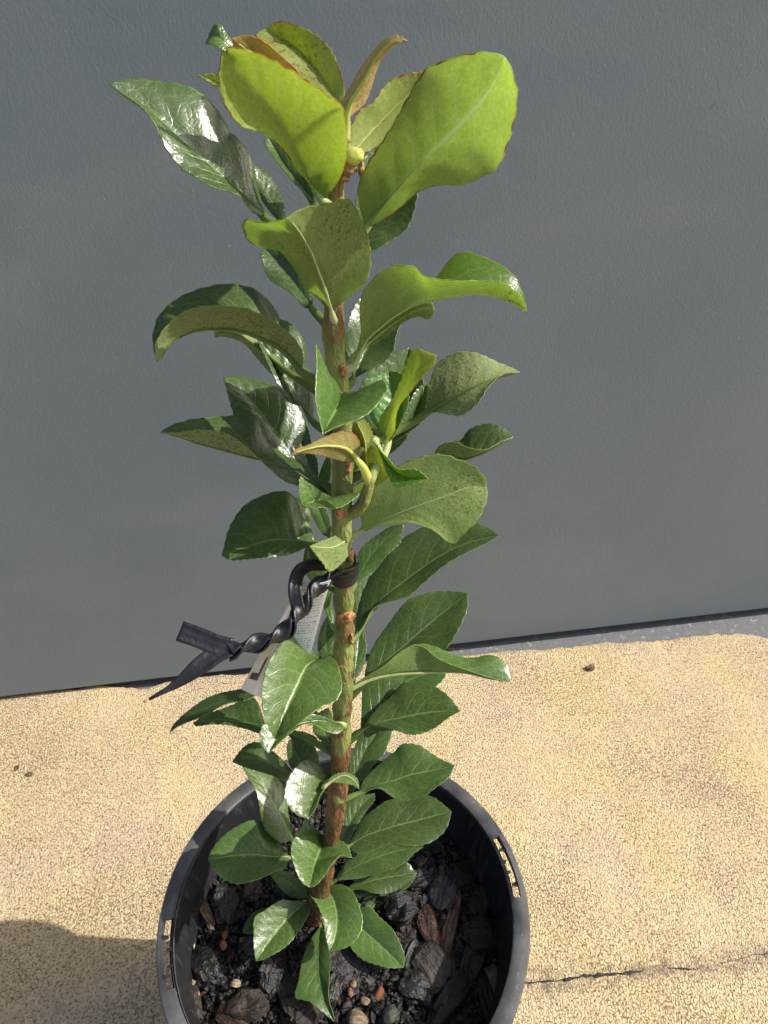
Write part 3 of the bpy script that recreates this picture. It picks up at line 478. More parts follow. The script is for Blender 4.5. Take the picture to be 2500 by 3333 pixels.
('mature',[-103,60,1817],[[-49,110,1814],[-9,174,1805],[74,228,1803],[175,261,1811],[250,249,1814],[312,239,1830]],[[-49,110,1814],[24,159,1814],[91,189,1816],[175,219,1820],[312,239,1830]],[[-49,110,1814],[10,115,1813],[66,123,1811],[133,141,1811],[196,159,1812],[239,184,1818],[276,216,1827],[312,239,1830]],None),
('mature',[-114,60,1737],[[-20,106,1707],[11,138,1703],[68,180,1703],[143,203,1701],[208,221,1706],[241,232,1712],[270,207,1703],[287,194,1702]],[[-20,106,1707],[74,151,1709],[165,174,1706],[287,194,1702]],[[-20,106,1707],[48,124,1710],[101,113,1700],[154,114,1693],[207,132,1693],[257,166,1698],[287,194,1702]],None),
('mature',[-123,60,1676],[[-7,125,1630],[45,167,1624],[121,163,1603],[198,180,1600],[259,210,1611],[289,225,1620]],[[-7,125,1630],[73,128,1611],[176,157,1604],[289,225,1620]],[[-7,125,1630],[68,94,1605],[111,102,1602],[181,131,1603],[253,180,1611],[289,225,1620]],None),
('mature',[-17,60,2396],[[23,137,2368],[23,223,2384],[35,289,2404],[62,350,2428],[105,380,2441],[139,373,2435]],[[23,137,2368],[53,235,2390],[82,306,2411],[139,373,2435]],[[23,137,2368],[75,200,2388],[107,237,2399],[150,280,2411],[165,314,2423],[178,358,2440],[163,377,2446],[139,373,2435]],None),
('mature',[-86,60,1931],[[-31,192,1936],[-26,266,1946],[-16,338,1967],[42,373,1975],[111,387,1981]],[[-31,192,1936],[13,275,1950],[53,334,1965],[111,387,1981]],[[-31,192,1936],[7,205,1935],[39,263,1951],[77,317,1964],[111,362,1975],[111,387,1981]],None),
('mature2',[38,60,3165],[[-16,44,3222],[-5,33,3232],[26,-3,3245],[36,-36,3246],[44,-84,3245],[29,-122,3242],[-8,-146,3247],[-45,-174,3238],[-82,-195,3221],[-116,-198,3202]],[[-16,44,3222],[-53,-1,3241],[-71,-57,3241],[-89,-119,3233],[-107,-169,3218],[-116,-198,3202]],[[-16,44,3222],[-44,33,3264],[-72,30,3307],[-102,21,3335],[-120,1,3338],[-138,-46,3329],[-150,-90,3312],[-152,-128,3290],[-145,-163,3261],[-132,-187,3232],[-116,-198,3202]],'large rounded glossy leaf in front of the white tag'),
('mature2',[21,60,2869],[[22,27,2956],[33,7,2957],[15,-15,2961],[-13,-19,2980],[-37,-18,2998],[-64,-23,3012],[-95,-45,3018],[-129,-75,3017],[-151,-98,3013],[-164,-109,3008]],[[22,27,2956],[-40,14,2985],[-99,-18,3003],[-143,-65,3009],[-164,-109,3008]],[[22,27,2956],[-55,23,3003],[-130,-3,3028],[-170,-27,3035],[-189,-47,3034],[-190,-73,3025],[-181,-95,3016],[-164,-109,3008]],None),
('mature',[19,60,2822],[[-223,162,2930],[-269,123,2931],[-316,103,2933],[-367,80,2927],[-419,63,2918],[-453,52,2908],[-488,42,2889]],[[-223,162,2930],[-278,150,2920],[-340,133,2913],[-399,109,2907],[-449,81,2901],[-488,42,2889]],[[-223,162,2930],[-252,188,2920],[-303,191,2897],[-361,180,2879],[-414,156,2871],[-458,120,2874],[-481,82,2879],[-488,42,2889]],None),
('mature',[13,60,2724],[[-226,146,2778],[-244,129,2763],[-282,137,2768],[-344,147,2778],[-400,144,2785],[-447,137,2790],[-455,142,2795]],[[-226,146,2778],[-305,160,2775],[-367,163,2782],[-418,155,2789],[-455,142,2795]],[[-226,146,2778],[-273,236,2785],[-333,229,2774],[-388,205,2772],[-431,173,2781],[-455,142,2795]],None),
('mature',[-1,60,2567],[[-119,116,2566],[-159,135,2554],[-176,170,2559],[-182,210,2570],[-177,232,2578]],[[-119,116,2566],[-139,164,2562],[-159,200,2566],[-177,232,2578]],[[-119,116,2566],[-77,141,2552],[-70,156,2554],[-89,207,2569],[-117,223,2574],[-152,232,2578],[-177,232,2578]],None),
('mature',[14,60,2737],[[-56,98,2756],[-66,95,2749],[-102,103,2744],[-139,118,2742],[-158,136,2747]],[[-56,98,2756],[-99,116,2752],[-158,136,2747]],[[-56,98,2756],[-64,114,2755],[-101,136,2752],[-134,142,2749],[-158,136,2747]],None),
('mature',[-6,60,2512],[[-152,111,2546],[-180,88,2556],[-229,90,2579],[-280,102,2598],[-325,114,2606],[-353,127,2606]],[[-152,111,2546],[-213,130,2566],[-265,145,2588],[-312,141,2600],[-353,127,2606]],[[-152,111,2546],[-161,133,2544],[-176,149,2546],[-201,171,2552],[-236,189,2563],[-274,205,2582],[-296,204,2590],[-326,184,2596],[-353,127,2606]],None),
('mature2',[-75,60,2004],[[-200,162,2035],[-239,147,2037],[-274,161,2050],[-305,184,2066],[-325,226,2090],[-338,268,2111],[-358,315,2134],[-388,352,2153],[-413,390,2169]],[[-200,162,2035],[-246,230,2065],[-294,291,2097],[-341,346,2131],[-413,390,2169]],[[-200,162,2035],[-209,199,2032],[-236,265,2044],[-246,320,2063],[-264,363,2087],[-304,388,2111],[-361,400,2140],[-413,390,2169]],'shiny leaf by the left inside of the pot rim'),
('mature2',[-4,60,2534],[[-17,56,2626],[-29,25,2641],[-45,-25,2655],[-58,-68,2660],[-79,-100,2657]],[[-17,56,2626],[-50,11,2639],[-69,-39,2648],[-79,-100,2657]],[[-17,56,2626],[-51,64,2668],[-88,71,2702],[-108,65,2711],[-139,25,2710],[-157,-19,2701],[-154,-62,2686],[-117,-92,2669],[-79,-100,2657]],None),
('mature2',[-26,35,2638],[[-35,-2,2670],[-8,7,2681],[23,3,2681],[53,0,2679],[73,-11,2670]],[[-35,-2,2670],[-8,13,2685],[26,23,2693],[58,10,2684],[73,-11,2670]],[[-35,-2,2670],[-12,21,2690],[26,29,2697],[63,17,2689],[73,-11,2670]],None),
('mature2',[-83,60,1949],[[-210,117,1991],[-225,64,1999],[-244,56,2007],[-278,32,2014],[-323,9,2021],[-385,-5,2028],[-435,8,2038],[-477,44,2049],[-507,76,2049]],[[-210,117,1991],[-271,109,2007],[-332,107,2025],[-413,97,2040],[-507,76,2049]],[[-210,117,1991],[-234,143,1995],[-266,175,2009],[-307,202,2026],[-334,221,2040],[-359,225,2048],[-408,203,2049],[-454,171,2050],[-486,137,2049],[-504,99,2048],[-507,76,2049]],'broad shadowed leaf low at left inside the pot'),
('mature',[-111,60,1757],[[-148,75,1746],[-181,72,1745],[-230,83,1749],[-272,111,1762],[-302,141,1776],[-312,151,1780]],[[-148,75,1746],[-207,116,1752],[-262,143,1766],[-312,151,1780]],[[-148,75,1746],[-176,123,1747],[-229,161,1760],[-274,169,1772],[-312,151,1780]],None),
('mature2',[-52,60,2150],[[-59,82,2207],[-27,63,2224],[6,44,2237],[32,9,2243],[37,-28,2245],[6,-31,2262],[-23,-54,2268],[-54,-92,2269],[-82,-120,2267],[-98,-123,2266]],[[-59,82,2207],[-76,28,2221],[-90,-32,2239],[-98,-123,2266]],[[-59,82,2207],[-87,81,2236],[-121,92,2276],[-138,96,2294],[-148,57,2295],[-171,16,2298],[-174,-21,2295],[-156,-70,2286],[-123,-112,2274],[-98,-123,2266]],'net-veined leaf pointing down in front of the stem foot'),
('mature2',[-111,60,1757],[[-87,94,1804],[-12,83,1836],[34,48,1843],[57,1,1842],[70,-42,1837],[63,-88,1830],[31,-126,1824],[-11,-145,1821],[-52,-149,1819]],[[-87,94,1804],[-47,34,1816],[-31,-27,1821],[-30,-77,1822],[-38,-117,1821],[-52,-149,1819]],[[-87,94,1804],[-121,72,1829],[-141,45,1842],[-109,-6,1848],[-81,-55,1848],[-63,-115,1836],[-52,-149,1819]],'leaf with pale crease bending down over the soil'),
('mature2',[-128,60,1634],[[-4,58,1657],[59,58,1686],[96,60,1701],[133,20,1702],[179,-19,1703],[209,-63,1696],[228,-109,1685],[226,-148,1670]],[[-4,58,1657],[61,-10,1668],[113,-54,1673],[163,-96,1674],[226,-148,1670]],[[-4,58,1657],[-12,-3,1664],[19,-74,1665],[63,-116,1665],[113,-136,1667],[173,-149,1669],[226,-148,1670]],None),
('mature2',[-117,60,1717],[[-145,63,1743],[-135,41,1744],[-158,-17,1745],[-183,-57,1745],[-206,-88,1744],[-233,-112,1744],[-273,-136,1745],[-304,-149,1745],[-329,-153,1745]],[[-145,63,1743],[-200,23,1746],[-247,-30,1746],[-287,-85,1745],[-329,-153,1745]],[[-145,63,1743],[-206,54,1769],[-252,51,1786],[-277,37,1790],[-312,8,1792],[-347,-18,1795],[-346,-71,1779],[-341,-115,1764],[-329,-153,1745]],None),
('mature',[-123,60,1676],[[-270,71,1664],[-321,2,1643],[-368,-16,1644],[-393,-18,1648],[-413,-16,1651]],[[-270,71,1664],[-340,46,1653],[-380,10,1648],[-413,-16,1651]],[[-270,71,1664],[-328,72,1664],[-376,54,1663],[-402,19,1656],[-413,-16,1651]],None),
('mature',[-128,60,1634],[[-111,71,1594],[-142,35,1571],[-168,22,1570],[-199,20,1581]],[[-111,71,1594],[-157,51,1579],[-199,20,1581]],[[-111,71,1594],[-149,80,1592],[-180,65,1587],[-199,20,1581]],None),
('mature',[-134,60,1592],[[-106,15,1636],[-75,-30,1663],[-56,-125,1697],[-50,-208,1710],[-48,-266,1706],[-33,-306,1693],[-29,-327,1679]],[[-106,15,1636],[-104,-82,1669],[-92,-186,1690],[-61,-269,1691],[-29,-327,1679]],[[-106,15,1636],[-136,-47,1663],[-159,-121,1685],[-168,-203,1697],[-175,-257,1699],[-116,-276,1700],[-29,-327,1679]],'narrow leaf hanging toward the front of the pot'),
('mature',[34,60,3086],[[-12,133,3098],[-38,159,3102],[-44,188,3114],[-37,226,3135],[-19,260,3160]],[[-12,133,3098],[-20,181,3111],[-22,224,3132],[-19,260,3160]],[[-12,133,3098],[6,160,3101],[3,205,3119],[-5,237,3139],[-19,260,3160]],None),
('mature',[48,60,3433],[[-2,105,3441],[-37,118,3434],[-59,151,3451],[-58,181,3475],[-53,196,3489]],[[-2,105,3441],[-28,149,3453],[-43,174,3467],[-53,196,3489]],[[-2,105,3441],[1,127,3446],[-12,164,3463],[-30,189,3481],[-53,196,3489]],None),
('mid',[45,60,3314],[[13,80,3307],[-8,113,3332],[-18,141,3353],[-15,160,3368],[0,179,3379]],[[13,80,3307],[-1,113,3331],[-7,142,3352],[0,179,3379]],[[13,80,3307],[13,103,3323],[5,125,3339],[8,154,3360],[0,179,3379]],None),
('mature2',[13,60,2724],[[-16,106,2721],[-57,133,2721],[-80,164,2732],[-69,206,2750],[-32,229,2760]],[[-16,106,2721],[-41,153,2726],[-47,189,2739],[-32,229,2760]],[[-16,106,2721],[-14,158,2727],[-18,198,2741],[-32,229,2760]],None)]

# ------------------------------------------------------------------ setting
rnd = random.Random(7)
ex = np.array([e[0] for e in EDGE]); ey = np.array([e[1] for e in EDGE])
def slab_back(x):
    """y of the slab's broken back edge"""
    s = (ey[-1] - ey[0]) / (ex[-1] - ex[0])
    if x < ex[0]: y = ey[0] + s * (x - ex[0])
    elif x > ex[-1]: y = ey[-1] + s * (x - ex[-1])
    else: y = np.interp(x, ex, ey)
    y += .0024 * mnoise.noise(Vector((x * 70, 0, 0))) + .0013 * mnoise.noise(Vector((x * 330, 4, 0)))
    if x > ex[-1]:                                   # broken corner at the right
        d = x - ex[-1]; y -= min(d * .75, max(0.0, (.05 - d) * .75 + .006)) if d < .055 else 0
    return y
XS = np.r_[np.linspace(-1.4, -.36, 26, endpoint=False), np.linspace(-.36, .46, 330), np.linspace(.47, 1.4, 24)]
JS = [0, .0012, .003, .006, .012, .03, .06, .1, .14, .18, .2, *[.21 + .0035 * k for k in range(32)], .33, .4, .6, .9, 1.2]
crk = np.array(CRACK)
V = []; GR = []
def crack_d(x, y):
    d = 9.
    for a, b in zip(crk[:-1], crk[1:]):
        ab = b - a; t = max(0, min(1, np.dot((x, y) - a, ab) / np.dot(ab, ab))); d = min(d, np.linalg.norm(np.array((x, y)) - a - t * ab))
    return d
for j, dj in enumerate(JS):
    for x in XS:
        y = slab_back(x) * 1.0 - dj if j < 5 else np.interp(dj, [.012, .06], [slab_back(x), ey[0] + (ey[-1] - ey[0]) / (ex[-1] - ex[0]) * (x - ex[0])]) - dj
        zz = (-.0030, -.0011, -.0003, 0, 0)[j] if j < 5 else 0
        zz += .0007 * mnoise.noise(Vector((x * 25, y * 25, 1))) * (1 if j > 1 else .4)
        V.append((x, y, zz)); GR.append(float(max(0, 1 - crack_d(x, y) / (.009 + .008 * mnoise.noise(Vector((x * 60, 5, 1)))))) if x > .04 else 0.0)
nx, nj = len(XS), len(JS)
for x in XS: V.append((x, slab_back(x) + .0006, -.05)); GR.append(0)
F = [(j * nx + i + 1, j * nx + i, (j + 1) * nx + i, (j + 1) * nx + i + 1) for j in range(nj - 1) for i in range(nx - 1)]
b0 = nj * nx
F += [(b0 + i + 1, b0 + i, i, i + 1) for i in range(nx - 1)]
slab = meshobj('pavement', V, F, M_SLAB)
slab.data.attributes.new('grime', 'FLOAT', 'POINT').data.foreach_set('value', GR)
tag(slab, 'warm cream granular stone slab under the pot', kind='structure')

# the crack itself: a thin black strip just above the slab, edges lower than its middle
V = []; F = []
for seg_i, (pts_, n_) in enumerate(((CRACK[:6], 90), (CRACK[6:8], 30), (CRACK[8:], 40))):
  cp = catmull([(x, y, 0) for x, y in pts_], n_); v0 = len(V)
  for i, p in enumerate(cp):
    w = (.00022 + .0006 * max(0, mnoise.noise(Vector((p[0] * 160, 2, 0))) + .25)) * min(1, (len(cp) - i) / 12, (i + 2) / 8) * (1.9 if .35 < i / n_ else .8, .8, .35)[seg_i]
    oy = .0009 * mnoise.noise(Vector((p[0] * 300, 9, 0)))
    zt = .0011
    V += [(p[0], p[1] + oy - w, zt - .0004), (p[0], p[1] + oy, zt), (p[0], p[1] + oy + w, zt - .0004)]
  for i in range(len(cp) - 1):
    for k in range(2): F.append((v0 + i * 3 + k, v0 + (i + 1) * 3 + k, v0 + (i + 1) * 3 + k + 1, v0 + i * 3 + k + 1))
crack = meshobj('crack_strip', V, F, BARK['black'], slab)

w0, w1 = np.array(WALL[0]), np.array(WALL[1])
wt = (w1 - w0) / np.linalg.norm(w1 - w0); wn_ = np.array((wt[1], -wt[0]))   # wn_ faces the camera
def boxw(name, mat, s0, s1, d0, d1, z0, z1, parent=None, bev=.0):
    bm = bmesh.new()
    pts = []
    for s, d, z in [(s0, d0, z0), (s1, d0, z0), (s1, d1, z0), (s0, d1, z0), (s0, d0, z1), (s1, d0, z1), (s1, d1, z1), (s0, d1, z1)]:
        p = w0 + wt * s + wn_ * d; pts.append(bm.verts.new((p[0], p[1], z)))
    for f in ((0, 1, 2, 3), (7, 6, 5, 4), (0, 4, 5, 1), (1, 5, 6, 2), (2, 6, 7, 3), (3, 7, 4, 0)): bm.faces.new([pts[i] for i in f])
    bmesh.ops.recalc_face_normals(bm, faces=bm.faces)
    if bev: bmesh.ops.bevel(bm, geom=bm.edges[:], offset=bev, segments=3, affect='EDGES', profile=.5)
    me = bpy.data.meshes.new(name); bm.to_mesh(me); bm.free(); me.materials.append(mat)
    o = bpy.data.objects.new(name, me); COL.objects.link(o)
    if parent: o.parent = parent
    return o
wall = boxw('wall', M_WALL, -1.6, 1.4, 0, -.10, .004, 1.5, bev=.002)
tag(wall, 'smooth dark grey painted wall behind the plant', 'wall')
foot = boxw('wall_footing', M_FOOT, -1.6, 1.4, .09, -.10, -.06, -.006)
tag(foot, 'pale grey concrete strip between the slab and the wall', kind='structure')
gap = boxw('ground', M_FOOT, -1.6, 1.4, .35, -.3, -.09, -.065)
tag(gap, kind='structure')
dark_ground = boxw('unseen_dark_ground', BARK['brown'], -3, 3, 3.0, .36, -.14, -.095)  # added unseen dark ground, put in to weaken bounce onto wall and leaves
tag(dark_ground, kind='structure')

# ------------------------------------------------------------------ pot
pot = empty('plant_pot', (0, 0, .001))
tag(pot, 'round black plastic nursery pot with slotted rim', 'pot')
R_OUT, R_IN, LIP = .0700, .0636, .0016
def in_slot(a):
    a = math.degrees(a) % 360
    for k, (s, e) in enumerate(SLOTS):
        s, e = s % 360, e % 360
        lo, hi = min(s, e), max(s, e)
        if hi - lo > 180: lo, hi = hi, lo + 360
        if lo < a < hi or lo < a + 360 < hi: return True
    return False
NA = 288
rad = [R_IN, R_IN + .0009, R_OUT - .0024, R_OUT - .0006, R_OUT]
zt_ = [-.0007, 0, 0, -.0002, -.0010]
bm = bmesh.new()
top = []; bot = []
for i in range(NA):
    a = 2 * math.pi * i / NA; wob = 1 + .004 * math.sin(2 * a + .6) + .0015 * math.sin(5 * a)
    dz = .0006 * math.sin(3 * a + 1)
    top.append([bm.verts.new((r * wob * math.cos(a), r * wob * math.sin(a), RIM + z + dz)) for r, z in zip(rad, zt_)])
    bot.append([bm.verts.new((r * wob * math.cos(a), r * wob * math.sin(a), RIM - LIP - .0002 + dz)) for r in rad])
for i in range(NA):
    j = (i + 1) % NA; hole = in_slot(2 * math.pi * (i + .5) / NA)
    hp = in_slot(2 * math.pi * (i - .5) / NA); hn = in_slot(2 * math.pi * (i + 1.5) / NA)
    for k in range(4):
        if hole and k == 1: continue
        bm.faces.new((top[i][k], top[i][k + 1], top[j][k + 1], top[j][k]))
        bm.faces.new((bot[i][k + 1], bot[i][k], bot[j][k], bot[j][k + 1]))
    if hole:
        bm.faces.new((top[i][1], top[j][1], bot[j][1], bot[i][1])); bm.faces.new((top[j][2], top[i][2], bot[i][2], bot[j][2]))
        if not hp: bm.faces.new((top[i][1], bot[i][1], bot[i][2], top[i][2]))
        if not hn: bm.faces.new((top[j][2], bot[j][2], bot[j][1], top[j][1]))
# outer skirt
sk = []
for i in range(NA):
    a = 2 * math.pi * i / NA; wob = 1 + .004 * math.sin(2 * a + .6) + .0015 * math.sin(5 * a)
    sk.append([bm.verts.new(((R_OUT - t) * wob * math.cos(a), (R_OUT - t) * wob * math.sin(a), RIM - .0065)) for t in (.0002, .0014)])
for i in range(NA):
    j = (i + 1) % NA
    bm.faces.new((top[i][4], sk[i][0], sk[j][0], top[j][4]))
    bm.faces.new((sk[i][0], sk[i][1], sk[j][1], sk[j][0]))
    bm.faces.new((sk[i][1], bot[i][3], bot[j][3], sk[j][1]))
bm.normal_update()
me = bpy.data.meshes.new('rim'); bm.to_mesh(me); bm.free(); me.materials.append(M_RIM)
me.polygons.foreach_set('use_smooth', [True] * len(me.polygons))
me.set_sharp_from_angle(angle=math.radians(40))
rim = bpy.data.objects.new('rim', me); COL.objects.link(rim); rim.parent = pot; rim.matrix_parent_inverse = Matrix.Translation((0, 0, -.001))
# little teeth in the slots
for (s, e), fr in ((SLOTS[0], (.25, .45, .70, .82)), (SLOTS[1], (.22, .42, .60, .80))):
    s %= 360; e %= 360
    if abs(e - s) > 180: s, e = (s + 360, e) if s < e else (s, e + 360)
    for q, f in enumerate(fr):
        a = math.radians(s + (e - s) * f); ri = R_IN + .0008 if q in (1, 2) else R_OUT - .0024
        d = .0019 if q in (1, 2) else -.0019
        ca, sa = math.cos(a), math.sin(a); vs = []
        for zz in (RIM - .0003, RIM - .0018):
            for rr, tt in ((ri - .0003 * np.sign(d), -.0007), (ri + d, -.0003), (ri + d, .0003), (ri - .0003 * np.sign(d), .0007)):
                vs.append((rr * ca - tt * sa, rr * sa + tt * ca, zz))
        meshobj('rim_tooth', vs, [(0, 1, 2, 3), (7, 6, 5, 4), (0, 4, 5, 1), (1, 5, 6, 2), (2, 6, 7, 3), (3, 7, 4, 0)], M_POT, pot, smooth=False)
# body: inner and outer wall, floor
prof = [(R_IN + .0002, RIM - .0010), (R_IN + .0002, RIM - .004), (.0610, RIM - .022), (.0590, RIM - .06), (.0520, .006), (0.002, .005),
        (0.002, .0), (.0535, .0), (.0545, .004), (.0603, RIM - .06), (.0622, RIM - .024), (R_IN + .0014, RIM - .0052), (R_IN + .0014, RIM - .0014)]
V = []; F = []; NS = 144
for i in range(NS):
    a = 2 * math.pi * i / NS
    for k, (r, z) in enumerate(prof):
        w = 1 + (.004 * math.sin(2 * a + .6) + .0015 * math.sin(5 * a)) * min(1, z / RIM) + (.003 * mnoise.noise(Vector((math.cos(a) * 3, math.sin(a) * 3, z * 20))) if 1 < k < 4 else 0)
        V.append((r * w * math.cos(a), r * w * math.sin(a), z + .001))
for i in range(NS):
    for k in range(len(prof) - 1):
        F.append((i * len(prof) + k, ((i + 1) % NS) * len(prof) + k, ((i + 1) % NS) * len(prof) + k + 1, i * len(prof) + k + 1))
meshobj('pot_wall', V, F, M_POT, pot)

# ------------------------------------------------------------------ potting mix
SOIL = RIM - .0270
def soil_z(x, y):
    r = math.hypot(x, y)
    return SOIL + .0035 * math.exp(-((x + .013) ** 2 + (y - .006) ** 2) / .0009) - .004 * max(0, (x - .02) / .04) * (1 if x > .02 else 0) \
        + .003 * mnoise.noise(Vector((x * 60, y * 60, 3)))
ICO_V, ICO_F = None, None
b_ = bmesh.new(); bmesh.ops.create_icosphere(b_, subdivisions=1, radius=1); ICO_V = [v.co.copy() for v in b_.verts]; ICO_F = [tuple(v.index for v in f.verts) for f in b_.faces]; b_.free()
V = []; F = []; MI = []
NRr = 26
V.append((0, 0, SOIL - .003))
for k in range(1, NRr + 1):
    for i in range(64):
        a = 2 * math.pi * i / 64; r = .0595 * k / NRr; x, y = r * math.cos(a), r * math.sin(a)
        V.append((x, y, soil_z(x, y) - .0025))
for i in range(64):
    F.append((0, 1 + i, 1 + (i + 1) % 64)); MI.append(0)
for k in range(NRr - 1):
    for i in range(64):
        F.append((1 + k * 64 + i, 1 + (k + 1) * 64 + i, 1 + (k + 1) * 64 + (i + 1) % 64, 1 + k * 64 + (i + 1) % 64)); MI.append(0)
mixm = ['black', 'dark', 'brown', 'plum', 'greybrown', 'redbrown', 'tanbrown', 'grey']
mixw = [40, 22, 16, 8, 7, 3, 2, 2]
for n in range(7500):
    r = .0605 * math.sqrt(rnd.random()); a = rnd.random() * 2 * math.pi
    x, y = r * math.cos(a), r * math.sin(a)
    s = rnd.choice((.0005, .0006, .0007, .0009, .0012, .0017)) * rnd.uniform(.8, 1.3)
    if x > .02: s *= 1.25
    sx_, sy_, sz_ = s * rnd.uniform(.8, 1.7), s * rnd.uniform(.6, 1.0), s * rnd.uniform(.5, .9)
    rot = Matrix.Rotation(rnd.random() * 6.28, 3, 'Z') @ Matrix.Rotation(rnd.uniform(-.6, .6), 3, 'X') @ Matrix.Rotation(rnd.uniform(-.6, .6), 3, 'Y')
    b0 = len(V); m = rnd.choices(range(8), mixw)[0]
    cz = soil_z(x, y) + rnd.uniform(-.0012, .0010)
    for v in ICO_V:
        p = rot @ Vector((v.x * sx_ * rnd.uniform(.75, 1.2), v.y * sy_ * rnd.uniform(.75, 1.2), v.z * sz_ * rnd.uniform(.75, 1.15)))
        V.append((x + p.x, y + p.y, cz + p.z))
    F += [tuple(b0 + i for i in f) for f in ICO_F]; MI += [m] * len(ICO_F)
mixo = meshobj('potting_mix', V, F, [BARK[k] for k in mixm], None, smooth=False, midx=MI)
tag(mixo, 'dark crumbly bark potting mix filling the pot', kind='stuff')

def chip_mesh(name, ln, wd_, th, mat, seed, round_=False):
    r = random.Random(seed); bm = bmesh.new()
    if round_: bmesh.ops.create_icosphere(bm, subdivisions=2, radius=.5)
    else:
        bmesh.ops.create_cube(bm, size=1); bmesh.ops.subdivide_edges(bm, edges=bm.edges[:], cuts=5, use_grid_fill=True)
    off = Vector((seed * 3.1, seed * 1.7, 0))
    for v in bm.verts:
        c = v.co
        if not round_:
            e = abs(c.x) * 2
            c.y *= 1 - .55 * e ** 2 * (.5 + r.random() * .2); c.z *= 1 - .35 * e ** 2
            l = Vector((c.x, c.y, c.z)).length
            c += (c.normalized() * .62 - c) * .22 * (1 if l > .5 else 0)
        nz = mnoise.noise_vector(c * 2.2 + off) * .20 + mnoise.noise_vector(Vector((c.x * 2, c.y * 8, c.z * 8)) + off) * .09
        c += nz
        v.co = Vector((c.x * ln, c.y * wd_, c.z * th))
    me = bpy.data.meshes.new(name); bm.to_mesh(me); bm.free(); me.materials.append(mat)
    if round_: me.polygons.foreach_set('use_smooth', [True] * len(me.polygons))
    return me
for n, (x, y, ln, wd_, ang, key, lab, th) in enumerate(CHIPS):
    o = bpy.data.objects.new('bark_chip' if key not in ('tan', 'greygreen') else 'stone', chip_mesh('bark_chip', ln / 1000, wd_ / 1000, max(th, 3) / 1000, BARK[key], n + 1, key in ('tan', 'greygreen')))
    COL.objects.link(o)
    o.location = (x, y, soil_z(x, y) + .0018); o.rotation_euler = (rnd.uniform(-.25, .25), rnd.uniform(-.2, .2), math.radians(ang))
    tag(o, lab, 'bark chip' if key not in ('tan', 'greygreen') else 'stone', 'bark chips on the potting mix' if key not in ('tan', 'greygreen') else 'stones on the potting mix')
for n, (x, y, d, key, lab) in enumerate(PEBBLES):
    o = bpy.data.objects.new('pebble', chip_mesh('pebble', d / 1000 * .85, d / 1000 * .62, d / 1000 * .55, BARK[key], n + 60, True)); COL.objects.link(o)
    o.location = (x, y, soil_z(x, y) + .0016); o.rotation_euler = (rnd.uniform(-.3, .3), rnd.uniform(-.3, .3), rnd.random() * 6)
    tag(o, lab, 'pebble', 'coloured pebbles in the potting mix')

for n, (x, y, s, lab) in enumerate(CRUMBS):
    o = bpy.data.objects.new('dirt_crumb', chip_mesh('dirt_crumb', s / 1100, s / 1500, s / 2200, BARK['tanbrown'], n + 90)); COL.objects.link(o)
    o.location = (x, y, s / 5000); o.rotation_euler = (0, 0, n * 1.3 + .4)
    tag(o, lab, 'dirt crumb', 'crumbs of dirt on the slab')

# ------------------------------------------------------------------ plant
base_pt = Vector([c / 1e4 for c in STEM[-1][:3]])
plant = empty('shrub', base_pt)
tag(plant, 'young upright shrub with glossy toothed leaves on one stem', 'plant')
sp = np.array([s[:3] for s in STEM], float) / 1e4; srad = np.array([s[3] for s in STEM]) / 1e4 * .93
d_ = sp[-1] - sp[-2]; d_ = d_ / np.linalg.norm(d_)
sp = np.vstack([sp, sp[-1] + d_ * .012]); srad = np.r_[srad, srad[-1] * 1.1]
NST = 150
path = catmull(sp, NST)
l0 = np.r_[0, np.cumsum(np.linalg.norm(np.diff(sp, axis=0), axis=1))]; l1 = np.linspace(0, l0[-1], NST)
rr = np.interp(l1, l0, srad)
feet = np.array([l[1] for l in LEAVES]) / 1e4                       # swollen nodes where petioles join
for i in range(NST):
    dn = np.linalg.norm(feet - path[i], axis=1).min(); rr[i] *= 1 + .22 * math.exp(-(dn / .0028) ** 2) + .05 * mnoise.noise(Vector((l1[i] * 200, 0, 0)))
stem = tube('stem', path, rr, M_STEM, plant, 20, .10, 3)

def knob(name, p, r, mat, parent, seed=1, sq=(1, 1, 1)):
    bm = bmesh.new(); bmesh.ops.create_icosphere(bm, subdivisions=3, radius=1)
    for v in bm.verts:
        c = v.co * (1 + .28 * mnoise.noise(v.co * 3 + Vector((seed, 0, 0))) + .16 * mnoise.noise(v.co * 9))
        v.co = Vector((p[0] + c.x * r * sq[0], p[1] + c.y * r * sq[1], p[2] + c.z * r * sq[2]))
    me = bpy.data.meshes.new(name); bm.to_mesh(me); bm.free(); me.materials.append(mat)
    me.polygons.foreach_set('use_smooth', [True] * len(me.polygons))
    o = bpy.data.objects.new(name, me); COL.objects.link(o); o.parent = parent
    o.matrix_parent_inverse = Matrix.Translation(-Vector(parent.location)) if parent.parent is None else Matrix()
    return o
CAMP = np.array(cam.location)
def stem_front(i, side=0.0):
    """a point on the bark facing the front, at stem sample i"""
    f = CAMP - path[i]; f[2] *= .3; f = f / np.linalg.norm(f)
    return path[i] + (f + np.array((side, 0, 0))) * rr[i] * .8

